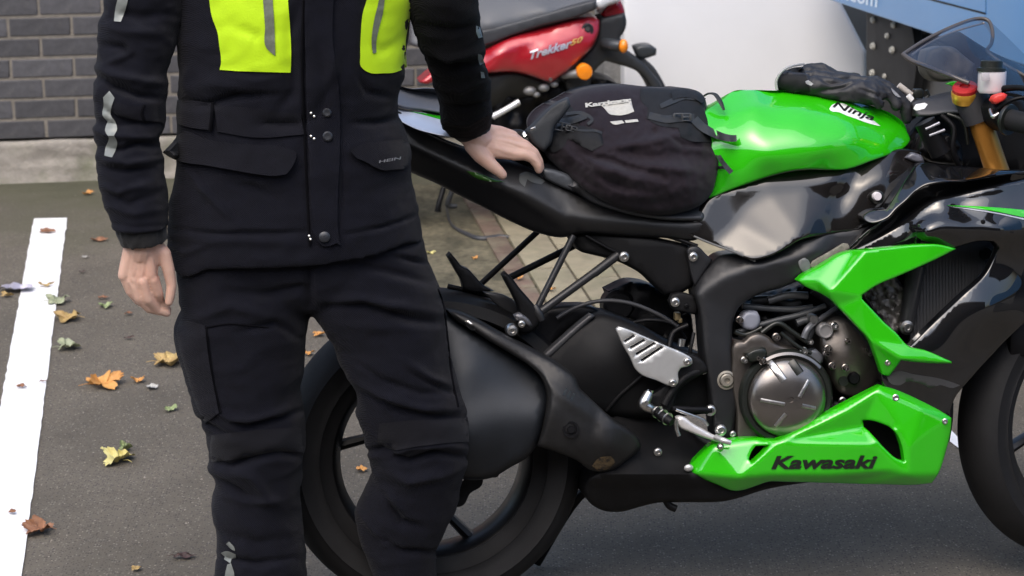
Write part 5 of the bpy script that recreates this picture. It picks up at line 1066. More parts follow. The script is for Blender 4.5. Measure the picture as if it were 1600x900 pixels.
decal('side_panel', [(1000, 138), (1050, 138), (1082, 140), (1096, 148), (1102, 165), (1112, 190), (1120, 212), (1122, 224), (1105, 222), (1078, 220), (1064, 214), (1060, 200), (1030, 196), (1010, 185), (1012, 170), (1002, 158)], bg_, BAGG, bg_.o, off=.002, grid=5, thick=.002)
decal('side_panel', [(842, 196), (858, 176), (884, 158), (900, 176), (905, 196), (925, 200), (940, 208), (943, 226), (925, 236), (905, 226), (888, 216), (878, 232), (862, 240), (848, 226)], bg_, BAGG, bg_.o, off=.002, grid=5, thick=.002)
webbing('strap', [(1014, 180), (1040, 186), (1062, 184), (1085, 184)], (11, 13), .005, BAGS, bg_.o)
webbing('strap', [(1085, 186), (1100, 200), (1124, 212), (1140, 216), (1151, 216)], (14, 10), [.006, .008, .05, .085, .09], mat('webbing tail', (0.02, 0.022, 0.024), .7, bump=.0006, bump_scale=500), bg_.o)
webbing('strap', [(1032, 166), (1050, 158), (1070, 150), (1092, 152)], (7, 12), .006, BAGS, bg_.o)
webbing('strap', [(1050, 150), (1068, 146), (1088, 150), (1100, 158)], (12, 10), .009, BAGG, bg_.o)
tube('strap_loop', [P(1100, 150, .03), P(1108, 146, .045), P(1118, 148, .06), P(1126, 160, .08), P(1131, 172, .09)], [.004, .005, .006, .006, .003], BAGS, bg_.o, flat=.4)
webbing('strap', [(1121, 240), (1128, 252), (1136, 262), (1143, 270)], (7, 8), [.0, .05, .07, .08], BAGS, bg_.o)
webbing('strap', [(1118, 262), (1132, 262), (1142, 268)], (4, 6), [.0, .02, .05], BAGS, bg_.o)
webbing('strap', [(870, 192), (884, 190), (900, 186), (916, 180)], (12, 10), .006, BAGS, bg_.o)
webbing('strap', [(888, 202), (912, 204), (930, 204), (941, 208)], (3, 4), .004, BAGS, bg_.o)
webbing('strap', [(884, 178), (908, 176), (925, 186), (918, 194)], (5, 5), .005, BAGS, bg_.o)
def buckle(name, x, y, w, h, ang, off):
    d = bg_.d([(x, y)])[0]+off; ca, sa = math.cos(R(ang)), math.sin(R(ang)); X = BF.u*ca+BF.w*sa; Y = -BF.u*sa+BF.w*ca
    acc = Acc(); c = P(x, y, d)
    for sx, sy, hx, hy in ((0, 1, 1, .18), (0, -1, 1, .18), (1, 0, .14, 1), (-1, 0, .14, 1), (0, 0, .12, 1), (.45, 0, .5, .2)):
        acc.add(box_v(c+X*(sx*w)+Y*(sy*h), X*(hx*w), N_*.0035, Y*(hy*h), .001))
    return mk(name, acc.V, acc.F, mat('buckle plastic', (0.045, 0.047, 0.05), .35), bg_.o, True, 30)
buckle('buckle', 1066, 183, .017, .007, -2, .011); buckle('buckle', 878, 198, .016, .008, -12, .011)
buckle('buckle', 893, 201, .011, .005, -16, .011)
decal('shield', [(939, 164), (950, 160), (965, 157), (980, 155), (986, 156), (988, 165), (991, 174), (984, 177), (972, 180), (962, 180), (952, 178), (946, 171)], bg_, PRINTW, bg_.o, off=.0018, grid=4)
text_on('lettering', 'Karrimor', (915, 168), (72, -9), (-1, -7), on_surf(bg_, .006), PRINTW, bg_.o, bold=.05)
decal('patch_print', [(953, 190), (972, 188), (976, 192), (958, 194)], bg_, PRINTW, bg_.o, off=.0022, grid=3); decal('patch_print', [(976, 188), (996, 186), (998, 190), (978, 192)], bg_, PRINTW, bg_.o, off=.0022, grid=3)
# shoulder strap running down to the hand, with its steel ring
relief('shoulder_strap', [(872, 160), (888, 152), (892, 166), (880, 182), (866, 200), (862, 222), (850, 238), (834, 226), (822, 205), (838, 190), (852, 176)], [(0, 0, .12)], mat('padded strap', (0.024, 0.027, 0.031), .65, bump=.0006, bump_scale=300), BF, bag, grid=6, edge=6, drop=.012, thick=.03, folds=[([(845, 190), (866, 172), (884, 160)], 3, -.004)])
webbing('strap', [(832, 196), (842, 206), (860, 212)], (20, 18), .03, mat('webbing tail', (0.02, 0.022, 0.024), .7), bag)
V, F_ = box_v(P(833, 201, .15), (BF.u*.8+BF.w*.3)*.0065, N_*.002, (BF.w*.8-BF.u*.3)*.003, .001); mk('strap_clip', V, F_, STEEL, bag)
relief('lower_strap', [(846, 262), (870, 266), (895, 278), (902, 292), (896, 300), (872, 290), (850, 276)], [(0, 0, .125)], mat('sheen webbing', (0.05, 0.055, 0.063), .4), BF, bag, grid=6, edge=5, drop=.012, thick=.015)

# ------------------------------------------------------------ gloves on the tank
def blob_thing(name, parts, label, cat, m, vox, fr, loc, folds=(), amp=.002, scale=(40, 40, 40), group=None):
    acc = Acc()
    for p in parts: acc.add(p)
    V, Nn, F_ = remesh(name, acc, vox, 3); V = cloth_disp(V, Nn, folds, amp, scale, fine=.0004)
    Mx = fr.M.copy(); Mx.translation = loc
    o = mk(name, V, F_, m, None, True, 180, M=Mx); tag(o, label, cat, group); return o, Surf(V, F_)
def chain(pts, fr=BF):
    out = []
    for (a, b) in zip(pts[:-1], pts[1:]):
        out.append(capsule(fr.P(a[0], a[1], a[2]), fr.P(b[0], b[1], b[2]), a[3], b[3]))
    return out
gl = []
def cuffrel(pts): return pts
px = 1/745
gl += chain([(1228, 128, .0, .022), (1262, 132, .01, .022), (1300, 138, .02, .022), (1340, 142, .03, .026), (1368, 146, .03, .024)])
gl += chain([(1232, 122, -.03, .018), (1270, 122, -.02, .018), (1320, 128, -.01, .018), (1365, 134, .0, .018)])
gl += chain([(1350, 138, .035, .016), (1366, 150, .05, .013), (1375, 163, .05, .0115)])
gl += chain([(1362, 134, .02, .016), (1386, 144, .03, .013), (1400, 164, .03, .012)])
gl += chain([(1366, 130, .0, .016), (1398, 143, .01, .013), (1414, 166, .01, .013), (1418, 188, .01, .011)])
gl += chain([(1372, 136, -.02, .014), (1405, 152, -.02, .013), (1424, 178, -.02, .012)])
glove, gs = blob_thing('glove', gl, 'near black motorcycle glove lying palm down on the tank, cuff to the left', 'glove', GLOVEM, .0035, BF, P(1320, 150, .0), folds=[([(1270, 145), (1310, 140), (1345, 122)], 4, -.006), ([(1345, 140), (1375, 150), (1385, 170)], 3, -.005), ([(1280, 122), (1300, 130), (1340, 118)], 3, -.005), ([(1370, 130), (1392, 146)], 3, -.004), ([(1268, 110), (1262, 145)], 3, -.005)], amp=.004, scale=(28, 28, 28), group='gloves left on the tank')
patch('cuff_panel', [(1214, 142), (1215, 126), (1222, 114), (1238, 106), (1254, 104), (1260, 118), (1262, 132), (1266, 144), (1240, 145)], gs, BAGG, glove, off=.002, grid=5)
patch('print', [(1258, 127), (1263, 125), (1271, 131), (1268, 134), (1260, 131)], gs, mat('dim grey tab', (0.3, .3, .31), .5), glove, off=.003, grid=3)
for a_ in ([(1392, 137), (1398, 142), (1408, 152), (1404, 152), (1396, 146)],): patch('print', a_, gs, mat('dim grey tab', (0.3, .3, .31), .5), glove, off=.003, grid=3)
V, F_ = tube_v(spline([P(1214, 141, .02), P(1213, 126, .02), P(1222, 111, .02), P(1238, 103, .0), P(1256, 100, -.03)], 5), .0028, 8); mk('cuff_edge', V, F_, mat('grey glove edge', (0.35, .35, .34), .6), glove)
gl = chain([(1262, 108, -.06, .012), (1285, 108, -.06, .014), (1300, 114, -.055, .010)])+chain([(1262, 112, -.05, .012), (1310, 120, -.05, .012), (1340, 120, -.05, .008)])
g2, _s = blob_thing('glove', gl, 'far black glove showing only its padded cuff behind the near glove', 'glove', GLOVEM, .003, BF, P(1285, 115, -.05), amp=.002, group='gloves left on the tank')

# ------------------------------------------------------------ red scooter behind
SO = G(880, 345); SF = Frame(SO, 8, 2); SP = SF.P
sc = thing('scooter', SO, 'red scooter with grey seat and amber indicators parked behind the green motorcycle', 'scooter', M=SF.M)
red = relief('side_panel', [(655, 128), (690, 100), (720, 84), (756, 76), (802, 56), (846, 42), (880, 33), (912, 26), (930, 25), (937, 32), (936, 49), (928, 69), (904, 95), (877, 118), (861, 129), (850, 126), (830, 119), (802, 113), (765, 114), (720, 116), (690, 120), (665, 132)],
             [(700, 100, .20), (756, 78, .17), (846, 44, .16), (930, 28, .14), (780, 90, .225), (850, 75, .215), (910, 55, .19), (802, 112, .20), (858, 126, .19), (900, 95, .19), (720, 112, .20)], SCRED, SF, sc, grid=8, edge=6, drop=.02, thick=.08,
             folds=[([(756, 92), (800, 76), (850, 52), (915, 30)], 6, .010), ([(770, 112), (800, 85), (850, 55)], 14, -.008)])
V, F_ = text_pts('Trekker', .03, .2); lo, hi = V.min(0), V.max(0); U = (V-lo)/(hi-lo); Q = np.array((827, 94))+U[:, :1]*np.array((66, -20))+U[:, 1:]*np.array((1, -14)); Q[:, 0:1] += 0
mk('lettering', SF.PN(Q, red.d(Q)+.003), F_, mat('silver script', (0.55, .56, .62), .35, .5), red.o, False)
text_on('lettering', '50', (891, 72), (19, -7), (1, -9), lambda Q: SF.PN(Q, red.d(Q)+.003), mat('amber script', (0.6, .35, .1), .4), red.o, bold=.02, shear=.2)
V, F_ = revolve_v(SP(918, 46, red.d([(918, 46)])[0]), SF.n, [(.020, -.01), (.020, .003), (.016, .004), (.014, .0), (.011, .0), (.010, .006), (.0001, .006)], 24); mk('seat_lock', V, F_, SCGREY, red.o)
V, F_ = revolve_v(SP(918, 45, red.d([(918, 46)])[0]+.006), SF.n, [(.007, 0), (.007, .003), (.0001, .003)], 18); mk('lock_face', V, F_, STEEL, red.o)
V, F_ = revolve_v(SP(860, 124, red.d([(860, 122)])[0]), SF.n, [(.006, 0), (.006, .003), (.0001, .003)], 12); mk('screw', V, F_, STEEL, red.o)
st = relief('seat', [(640, -60), (740, -45), (860, -40), (950, -30), (945, -5), (930, 14), (903, 25), (846, 39), (800, 54), (762, 68), (720, 74), (680, 80), (640, 70)], [(740, -40, .0), (900, -35, .0), (750, 10, .13), (850, 0, .13), (920, -8, .11), (760, 40, .19), (850, 22, .185), (920, 8, .16), (760, 66, .17), (850, 36, .17)], SCSEAT, SF, sc, grid=8, edge=6, drop=.015, back='mirror',
            folds=[([(700, 55), (760, 42), (850, 16), (930, 0)], 4, .006)])
relief('seat_shaded_side', [(700, 62), (756, 47), (800, 36), (850, 22), (900, 8), (932, 0), (931, 14), (903, 25.5), (846, 40), (800, 55), (762, 69.5), (700, 78)], [(0, 0, .192)], mat('scooter seat vinyl shaded', (0.04, .042, .048), .5, bump=.0004, bump_scale=700), SF, st.o, grid=7, edge=4, drop=.008, thick=.03)  # darker copy of the seat vinyl: shade of the side put into its colour
relief('tail_body', [(937, 29), (958, 24), (976, 20), (979, 34), (976, 48), (969, 58), (975, 74), (990, 86), (1006, 98), (1018, 112), (1034, 134), (1036, 150), (1022, 150), (1010, 126), (1000, 115), (960, 99), (946, 95), (930, 110), (920, 150), (890, 150), (880, 125), (905, 95), (930, 68)], [(0, 0, .12)], SCGREY, SF, sc, grid=7, edge=6, drop=.015, thick=.1)
relief('tail_light', [(938, 22), (950, 8), (968, -2), (974, 8), (977, 20), (977, 29), (958, 31), (944, 28)], [(0, 0, .10)], TAILR, SF, sc, grid=6, edge=6, drop=.02, thick=.08)
relief('grab_rail', [(926, 5), (940, -8), (955, -14), (972, -10), (968, 1), (950, 9), (939, 14.5), (930, 13.5)], [(0, 0, .16)], mat('silver white grab rail', (0.75, .77, .8), .3, .1, coat=.5), SF, sc, grid=6, edge=6, drop=.02, thick=.04)
tube('indicator_stalk', [SP(944, 68, .13), SP(956, 70, .18), SP(969, 72, .20)], [.018, .020, .018], mat('indicator body', (0.03, .035, .04), .4), sc, n=16)
V, F_ = ellipsoid(SP(974, 72, .205), SF.u*.016, SF.n*.02, SF.w*.023, 14); mk('indicator', V, F_, AMBER, sc)
V, F_ = revolve_v(SP(913.5, 112.5, .2), SF.n, [(.026, -.03), (.026, .004), (.023, .008), (.013, .010), (.0001, .011)], 28); mk('indicator', V, F_, AMBER, sc)
tube('indicator_stalk', [SP(880, 118, .15), SP(895, 116, .17), SP(910, 113, .175)], [.012, .014, .02], mat('dull alloy', (0.25, .25, .25), .5, .6), sc)
relief('plate_light', [(991, 74), (1000, 71), (1018, 71), (1026, 76), (1025, 86), (1010, 91), (998, 92)], [(0, 0, .10)], mat('indicator body', (0.03, .035, .04), .4), SF, sc, grid=5, edge=5, drop=.012, thick=.05)
tube('plate_bracket', [SP(1000, 90, .08), SP(1008, 98, .08), SP(1020, 112, .08), SP(1034, 140, .08), SP(1040, 165, .08)], [.006, .010, .013, .016, .016], SCGREY, sc)
relief('rear_mudguard', [(690, 114), (765, 114), (802, 113), (849, 127), (862, 131), (852, 142), (830, 150), (800, 158), (768, 172), (720, 176), (690, 170)], [(690, 120, .14), (765, 116, .15), (850, 130, .14), (800, 150, .10), (720, 170, .10), (780, 135, .16)], SCGREY, SF, sc, grid=9, edge=8, drop=.02, thick=.06)
relief('engine', [(760, 150), (800, 142), (850, 130), (900, 125), (960, 128), (985, 150), (960, 230), (900, 290), (800, 260), (740, 220), (730, 180)], [(0, 0, .08)], DARK, SF, sc, grid=9, edge=10, drop=.03, thick=.14, noise_amp=.035, noise_scale=20)
for i, (x, y, r_) in enumerate(((828, 142, .016), (850, 137, .014), (866, 132, .010), (838, 148, .010))):
    V, F_ = ellipsoid(SP(x, y, .16), SF.u*r_*1.4, SF.n*r_, SF.w*r_, 10); mk('engine_fitting', V, F_, mat('dull alloy', (0.25, .25, .25), .5, .6), sc)
ks = tube('kick_lever', [SP(770, 182, .20), SP(780, 177, .205), SP(796, 168, .205), SP(811, 159, .20)], [.011, .010, .0095, .0105], mat('pale lever metal', (0.7, .71, .73), .3, .4), sc, n=14)
lathe('lever_ring', SP(808, 161, .20), SP(811, 159, .20)-SP(796, 168, .205), [(.009, -.002), (.0125, -.002), (.0125, .002), (.009, .002)], STEEL, ks, n=16, closed=True)
SRC = SP(905, 290, .0); SRC = SF.o+SF.u*((SRC-SF.o).dot(SF.u))+SF.w*.215
def plain_wheel(c, Ro, wd):
    t = lathe('wheel', c, SF.n, [(.0001, -.04), (.05, -.04), (.06, -.02), (Ro-.07, -.02), (Ro-.055, -.03), (Ro-.055, .03), (Ro-.07, .02), (.06, .02), (.05, .04), (.0001, .04)], SCGREY, sc, n=40)
    lathe('tyre', c, SF.n, tyre_prof(Ro, wd, Ro-.06), RUBBER, t, n=48, closed=True, sharp=60)
SRC = SF.L((SP(960, 330)-SO).dot(SF.u), 0, .20); plain_wheel(SRC, .20, .10)
FRC = SF.L((SP(960, 330)-SO).dot(SF.u)-1.22, 0, .20); plain_wheel(FRC, .20, .09)
def SLp(a, h, d=0): return SF.L(a, d, h)
a_f = (FRC-SO).dot(SF.u)
acc = Acc(); acc.add(tube_v([SLp(a_f+.02, .30), SLp(a_f+.12, .62), SLp(a_f+.2, .98)], [.03, .035, .03], 12)); mk('fork', acc.V, acc.F, SCGREY, sc)
V, F_ = box_v(SLp(a_f+.24, .62), SF.u*.045, SF.n*.19, SF.w*.28, .03); mk('leg_shield', V, F_, SCRED, sc)
V, F_ = box_v(SLp(a_f+.50, .36), SF.u*.24, SF.n*.15, SF.w*.035, .02); mk('footboard', V, F_, SCGREY, sc)
V, F_ = tube_v([SLp(a_f+.2, 1.0, .32), SLp(a_f+.19, 1.0, 0), SLp(a_f+.2, 1.0, -.32)], [.015, .035, .015], 12); mk('handlebar', V, F_, SCGREY, sc)
V, F_ = ellipsoid(SLp(a_f+.02, .37), SF.u*.19, SF.n*.06, SF.w*.07); mk('front_mudguard', V, F_, SCRED, sc)
tube('centre_stand', [SP(700, 262, .06), SP(694, 290, .08), SP(686, 318, .10), SP(684, 330, .10)], [.010, .009, .009, .012], DARK, sc)
tube('centre_stand', [SP(720, 270, .0), SP(706, 300, .02), SP(700, 320, .02), SP(714, 322, .02)], [.009, .009, .010, .008], SCGREY, sc)
cb = tube('cable', [G(697, 320, .02), G(705, 350, .01), G(730, 366, .008), G(752, 373, .008), G(780, 370, .008), G(797, 371, .008)], [.003, .004, .008, .009, .009, .006], mat('wet black cable', (0.04, .042, .048), .4), None)
tag(cb, 'dark bent cable lying on the ground behind the rear wheel, below the scooter', 'cable')
#@@PART5
# ------------------------------------------------------------ the person
PYW = 4.44   # world Y of the standing person
FEET = Vector((G(470, 1070).x, PYW, 0))
per = thing('person', FEET, 'person in black and fluorescent yellow jacket, black trousers, one hand on the motorcycle tail', 'person')
def yy(off=0): return PYW+off
# trousers
legA = [((265, 360), (480, 375)), ((277, 420), (487, 420)), ((279, 455), (486, 455)), ((284, 480), (482, 482)), ((271, 508), (482, 508)), ((272, 530), (480, 530)), ((287, 580), (475, 580)), ((295, 605), (468, 605)), ((302, 633), (474, 630)), ((322, 674), (478, 670)), ((327, 702), (477, 700)), ((324, 728), (473, 730)), ((338, 750), (472, 750)), ((333, 766), (470, 768)), ((330, 791), (469, 791)), ((337, 819), (474, 819)), ((339, 853), (477, 853)), ((336, 900), (480, 900)), ((338, 960), (482, 960)), ((345, 985), (480, 985))]
thA = [.20, .21, .21, .20, .195, .19, .18, .175, .175, .175, .17, .165, .165, .165, .165, .16, .155, .155, .155, .15]
legB = [((450, 375), (662, 375)), ((460, 420), (672, 415)), ((475, 455), (686, 449)), ((484, 482), (694, 482)), ((503, 510), (698, 510)), ((519, 533), (700, 533)), ((531, 564), (705, 564)), ((545, 585), (711, 585)), ((556, 614), (719, 614)), ((556, 646), (730, 646)), ((566, 671), (733, 674)), ((573, 703), (734, 706)), ((584, 741), (725, 741)), ((571, 757), (721, 757)), ((555, 796), (713, 796)), ((558, 825), (698, 825)), ((566, 850), (684, 850)), ((578, 880), (680, 880)), ((592, 920), (684, 920)), ((600, 985), (692, 985))]
thB = [.20, .21, .21, .20, .195, .19, .185, .18, .18, .18, .175, .17, .165, .165, .16, .155, .15, .15, .15, .14]
# the rear leg (image right) is set a little nearer the motorcycle
acc = Acc()
acc.add(ring_loft([(a, b, yy(-.01*math.sin(i/3)), t) for i, ((a, b), t) in enumerate(zip(legA, thA))], 40, 2.3))
acc.add(ring_loft([(a, b, yy(.0+.006*max(0, i-8)), t) for i, ((a, b), t) in enumerate(zip(legB, thB))], 40, 2.3))
acc.add(ring_loft([((280, 330), (650, 330), yy(), .21), ((272, 380), (658, 375), yy(), .22), ((280, 420), (668, 415), yy(), .22), ((290, 445), (660, 445), yy(), .20), ((330, 466), (640, 466), yy(), .16), ((400, 478), (560, 478), yy(), .11)], 48, 2.4))
V, Nn, F_ = remesh('trousers', acc, .0055, 4)
tf = [([(352, 455), (420, 462), (470, 450), (486, 470)], 7, -.008), ([(300, 500), (360, 478), (440, 500)], 8, .006), ([(370, 520), (430, 505), (470, 530)], 6, -.006), ([(330, 640), (360, 657), (400, 655), (450, 640)], 5, .008), ([(340, 650), (385, 668), (440, 655), (474, 640)], 5, -.010),
      ([(250+110/3.2, 645), (330, 668), (352, 678)], 4, -.006), ([(328, 722), (360, 730), (400, 716), (440, 708), (470, 713)], 5, -.014), ([(350, 733), (395, 745), (420, 780), (440, 790)], 8, .008), ([(330, 745), (370, 765), (400, 790)], 5, -.008), ([(350, 775), (400, 786), (440, 780)], 6, .005), ([(340, 870), (400, 882), (460, 872)], 5, -.009), ([(345, 830), (400, 850), (460, 835)], 9, -.005),
      ([(510, 480), (570, 478), (640, 500), (690, 506)], 6, -.010), ([(505, 470), (560, 466), (640, 482), (688, 488)], 7, .007), ([(520, 505), (600, 510), (680, 512)], 9, .004), ([(545, 590), (600, 620), (660, 640), (712, 640)], 7, .008), ([(560, 610), (620, 640), (680, 652), (728, 652)], 6, -.009), ([(630, 560), (670, 590), (700, 600)], 6, .006), ([(640, 580), (680, 602), (708, 612)], 4, -.006), ([(560, 570), (600, 596), (660, 615), (712, 612)], 5, -.006),
      ([(575, 712), (610, 712), (640, 700), (700, 696), (728, 702)], 5, .006), ([(590, 706), (640, 722), (680, 708), (730, 715)], 5, -.012), ([(600, 735), (640, 750), (690, 742), (722, 728)], 8, .009), ([(585, 745), (620, 790), (650, 812)], 7, .006), ([(600, 770), (625, 815), (665, 825)], 5, -.008), ([(590, 842), (630, 862), (684, 864)], 5, -.010), ([(566, 706), (600, 700), (620, 712)], 4, -.007), ([(560, 800), (600, 850), (640, 862)], 5, .006),
      ([(395, 700), (360, 690), (330, 690)], 5, .004), ([(480, 400), (484, 440), (484, 478)], 5, -.008), ([(520, 400), (580, 392), (650, 400)], 6, .006), ([(540, 412), (600, 424), (672, 440)], 7, -.007), ([(600, 395), (650, 408), (670, 410)], 4, -.007)]
V = cloth_disp(V, Nn, tf, .0036, (8, 8, 15), .7, 3.1, .0010)
tr = mk('trousers', V, F_, CLOTH, per, True, 180); trs = Surf(V, F_)
# seams, cargo pocket edge, knee panels, reflective mark
def cord(name, pts, surf, r_, m, parent, off=.0015):
    k = spline([Vector((x, y, 0)) for x, y in pts], 6); W = surf.place([(p.x, p.y) for p in k], off); return mk(name, *tube_v([Vector(p) for p in W], r_, 6), m, parent)
SEAM = mat('seam piping', (0.003, 0.003, 0.0045), .85, spec=.08)
cord('seam', [(684, 452), (693, 480), (700, 540), (706, 590), (716, 636)], trs, .0028, SEAM, tr)
cord('seam', [(322, 512), (328, 560), (334, 600), (345, 645)], trs, .0026, SEAM, tr)
cord('seam', [(322, 512), (360, 506), (420, 512)], trs, .0014, SEAM, tr)
patch('cargo_flap', [(276, 512), (284, 498), (320, 508), (326, 560), (333, 600), (342, 645), (320, 662), (305, 630), (290, 580), (278, 535)], trs, CLOTHL, tr, off=.006, grid=7, thick=.005)
RIBM = mat('ribbed knee panel', (0.0055, 0.0056, 0.0095), .8, sheen=.08, spec=.2, bump=.0012, bump_scale=250, stretch=(1, 1, 8))
patch('knee_panel', [(592, 662), (640, 657), (700, 655), (731, 652), (733, 690), (700, 692), (650, 698), (610, 702), (590, 690)], trs, RIBM, tr, off=.003, grid=7, thick=.003)
patch('knee_panel', [(330, 680), (400, 672), (470, 668), (474, 706), (430, 706), (380, 716), (330, 722), (328, 700)], trs, RIBM, tr, off=.003, grid=7, thick=.003)
for pl in ([(353, 850), (358, 846), (367, 858), (367, 861), (361, 858)], [(345, 864), (353, 861), (368, 866), (369, 872), (362, 873), (350, 869)], [(352, 866), (362, 872), (360, 880), (350, 874)], [(355, 882), (361, 880), (366, 900), (362, 912), (350, 912), (352, 895)]):
    patch('reflective_mark', pl, trs, REFL, tr, off=.003, grid=4)
# boots
for (x, w_, yo) in ((412, 66, 0), (640, 52, .05)):
    base = plane_hit(x, 1040, Vector((0, yy(yo), 0)), Vector((0, -1, 0))); acc = Acc(); gx = base.x
    acc.add(capsule(Vector((gx, yy(yo)+.01, .34)), Vector((gx, yy(yo)+.02, .10)), .062, .052)); acc.add(ellipsoid(Vector((gx, yy(yo)-.06, .045)), Vector((.052, 0, 0)), Vector((0, .15, 0)), Vector((0, 0, .048)))); acc.add(box_v(Vector((gx, yy(yo)-.05, .012)), Vector((.05, 0, 0)), Vector((0, .13, 0)), Vector((0, 0, .012)), .01))
    V, Nn, F_ = remesh('boot', acc, .007, 3); mk('boot', V, F_, GLOVEM, per, True, 180)

# jacket
def hem(x): return np.interp(x, [262, 269, 283, 298, 318, 335, 384, 430, 470, 500, 534, 571, 614, 643, 657, 664], [392, 399, 409, 407, 396, 387, 385.5, 387, 388.5, 387, 383, 381, 370, 364, 377, 378])
tor = [((262, -150), (655, -150), .24), ((270, -60), (650, -60), .27), ((274, 0), (646, 0), .275), ((277, 45), (639, 40), .275), ((279, 80), (636, 80), .27), ((282, 110), (634, 110), .265), ((281, 135), (629, 130), .255), ((277, 160), (622, 155), .25), ((276, 180), (621, 180), .25), ((278, 200), (630, 200), .255), ((277, 225), (640, 226), .26), ((276, 252), (642, 250), .265), ((271, 285), (641, 275), .265), ((266, 315), (647, 300), .27), ((264, 345), (653, 330), .27), ((263, 372), (657, 358), .27), ((264, 388), (661, 378), .268)]
rr_ = [(a, b, yy(), t) for a, b, t in tor]
V, F_ = ring_loft(rr_, 64, 2.5)
V = np.array([tuple(v) for v in V]); q = projN(V)
wgt = np.clip((q[:, 1]-320)/60, 0, 1); dy = (hem(q[:, 0])-381)*wgt; V[:, 2] -= dy/745
acc = Acc(); acc.V = [Vector(v) for v in V]; acc.F = F_
V, Nn, F_ = remesh('jacket', acc, .0050, 3)
jf = [([(280, 158), (320, 165), (370, 150), (430, 148)], 6, -.010), ([(300, 140), (340, 130), (430, 135)], 12, .006), ([(400, 190), (430, 196), (480, 193)], 6, -.010), ([(500, 100), (520, 130), (500, 170), (490, 200)], 8, -.006), ([(515, 60), (520, 110), (510, 160)], 8, .006), ([(560, 120), (575, 145), (620, 155)], 6, -.006), ([(545, 193), (590, 192), (620, 185)], 5, -.007), ([(295, 270), (330, 310), (358, 338)], 5, .006), ([(360, 285), (400, 295), (430, 310)], 7, -.006), ([(268, 358), (340, 365), (440, 364), (478, 362)], 3, -.006), ([(540, 366), (600, 355), (655, 335)], 3, -.006), ([(270, 370), (340, 376), (470, 378)], 7, .004), ([(268, 385), (290, 395), (330, 380)], 5, .005),
      ([(478, 40), (476, 120), (480, 240), (482, 360)], 2.5, -.006), ([(535, 240), (536, 300), (530, 355)], 3, -.004), ([(300, 100), (290, 130), (300, 150)], 9, .005), ([(345, 115), (400, 125), (450, 118)], 6, .004), ([(360, 40), (400, 55), (400, 70)], 6, -.004), ([(470, 0), (450, 60), (460, 140), (430, 180)], 9, -.006), ([(630, 60), (600, 80), (580, 70)], 7, -.003)]
V = cloth_disp(V, Nn, jf, .0034, (7, 7, 13), .7, 9.7, .0010)
jk = mk('jacket', V, F_, CLOTH, per, True, 180); js = Surf(V, F_)
def hv(pl): return patch('fluorescent_panel', pl, js, HIVIS, jk, off=.003, grid=6, thick=.003)
h1 = hv([(322, -60), (326, -8), (331, 26), (340, 52), (343, 75), (345, 88), (345, 100), (343, 109), (370, 111), (397, 112), (430, 113), (454, 113.5), (455, 90), (453, 40), (450, 0), (450, -60)]); h2 = hv([(580, -60), (573, 0), (567, 20), (564, 50), (563, 87), (564, 104), (570, 110), (577, 113.5), (600, 114.5), (615, 113.5), (628, 109), (636, 104), (634, 66), (640, 30), (644, 0), (647, -60)])
patch('grey_tape', [(409, -30), (411, 0), (414, 40), (417, 76), (423, 82), (430, 87), (429, 50), (426, 0), (424, -30)], js, REFLD, h1, off=.0055, grid=4)
patch('grey_tape', [(594, -30), (592, 0), (585, 30), (581, 58), (581, 72), (583, 84), (588, 82), (588, 66), (592, 45), (598, 22), (601, 0), (603, -30)], js, REFLD, h2, off=.0055, grid=4)
V2, F2 = text_pts('SPORT', .02); lo, hi = V2.min(0), V2.max(0); U2 = (V2-lo)/(hi-lo)
patch('placket', [(478, -60), (476, 20), (478, 120), (480, 200), (484, 260), (487, 330), (489, 362), (496, 376), (504, 385), (516, 384), (526, 380), (532, 383), (530, 374), (528, 355), (528, 300), (531, 240), (530, 150), (520, 60), (525, -60)], js, CLOTH, jk, off=.007, grid=8, thick=.006)
cord('zip', [(474, 0), (472, 90), (474, 180), (478, 260), (482, 340), (484, 384)], js, .0025, SEAM, jk)
for (x, y, r_) in ((511, 176, .0075), (512, 213, .0085), (507, 370, .0095)):
    W = js.place([(x, y)], .008)[0]; V3, F3 = revolve_v(Vector(W), (CAM-Vector(W)).normalized(), [(r_*1.15, -.004), (r_*1.1, .001), (r_*.8, .003), (0.0001, .0025)], 20); mk('press_stud', V3, F3, mat('dark stud', (0.03, .032, .038), .35, .4), jk)
for (x, y) in ((486, 177), (491, 182), (486, 213), (491, 217), (483, 369), (485, 374)):
    W = js.place([(x, y)], .008)[0]; V3, F3 = revolve_v(Vector(W), (CAM-Vector(W)).normalized(), [(.0024, -.002), (.0024, .001), (0.0001, .002)], 10); mk('stud_socket', V3, F3, STEEL, jk)
patch('waist_strap', [(277, 156), (300, 157), (331, 161), (331, 180), (329, 203), (300, 200), (278, 194), (275, 175)], js, CLOTHL, jk, off=.009, grid=6, thick=.007)
cord('strap_edge', [(332, 160), (331, 180), (328, 205)], js, .0034, SEAM, jk, .009)
patch('waist_strap', [(334, 164), (400, 170), (470, 178), (475, 210), (400, 215), (340, 206)], js, CLOTHL, jk, off=.0045, grid=8, thick=.004)
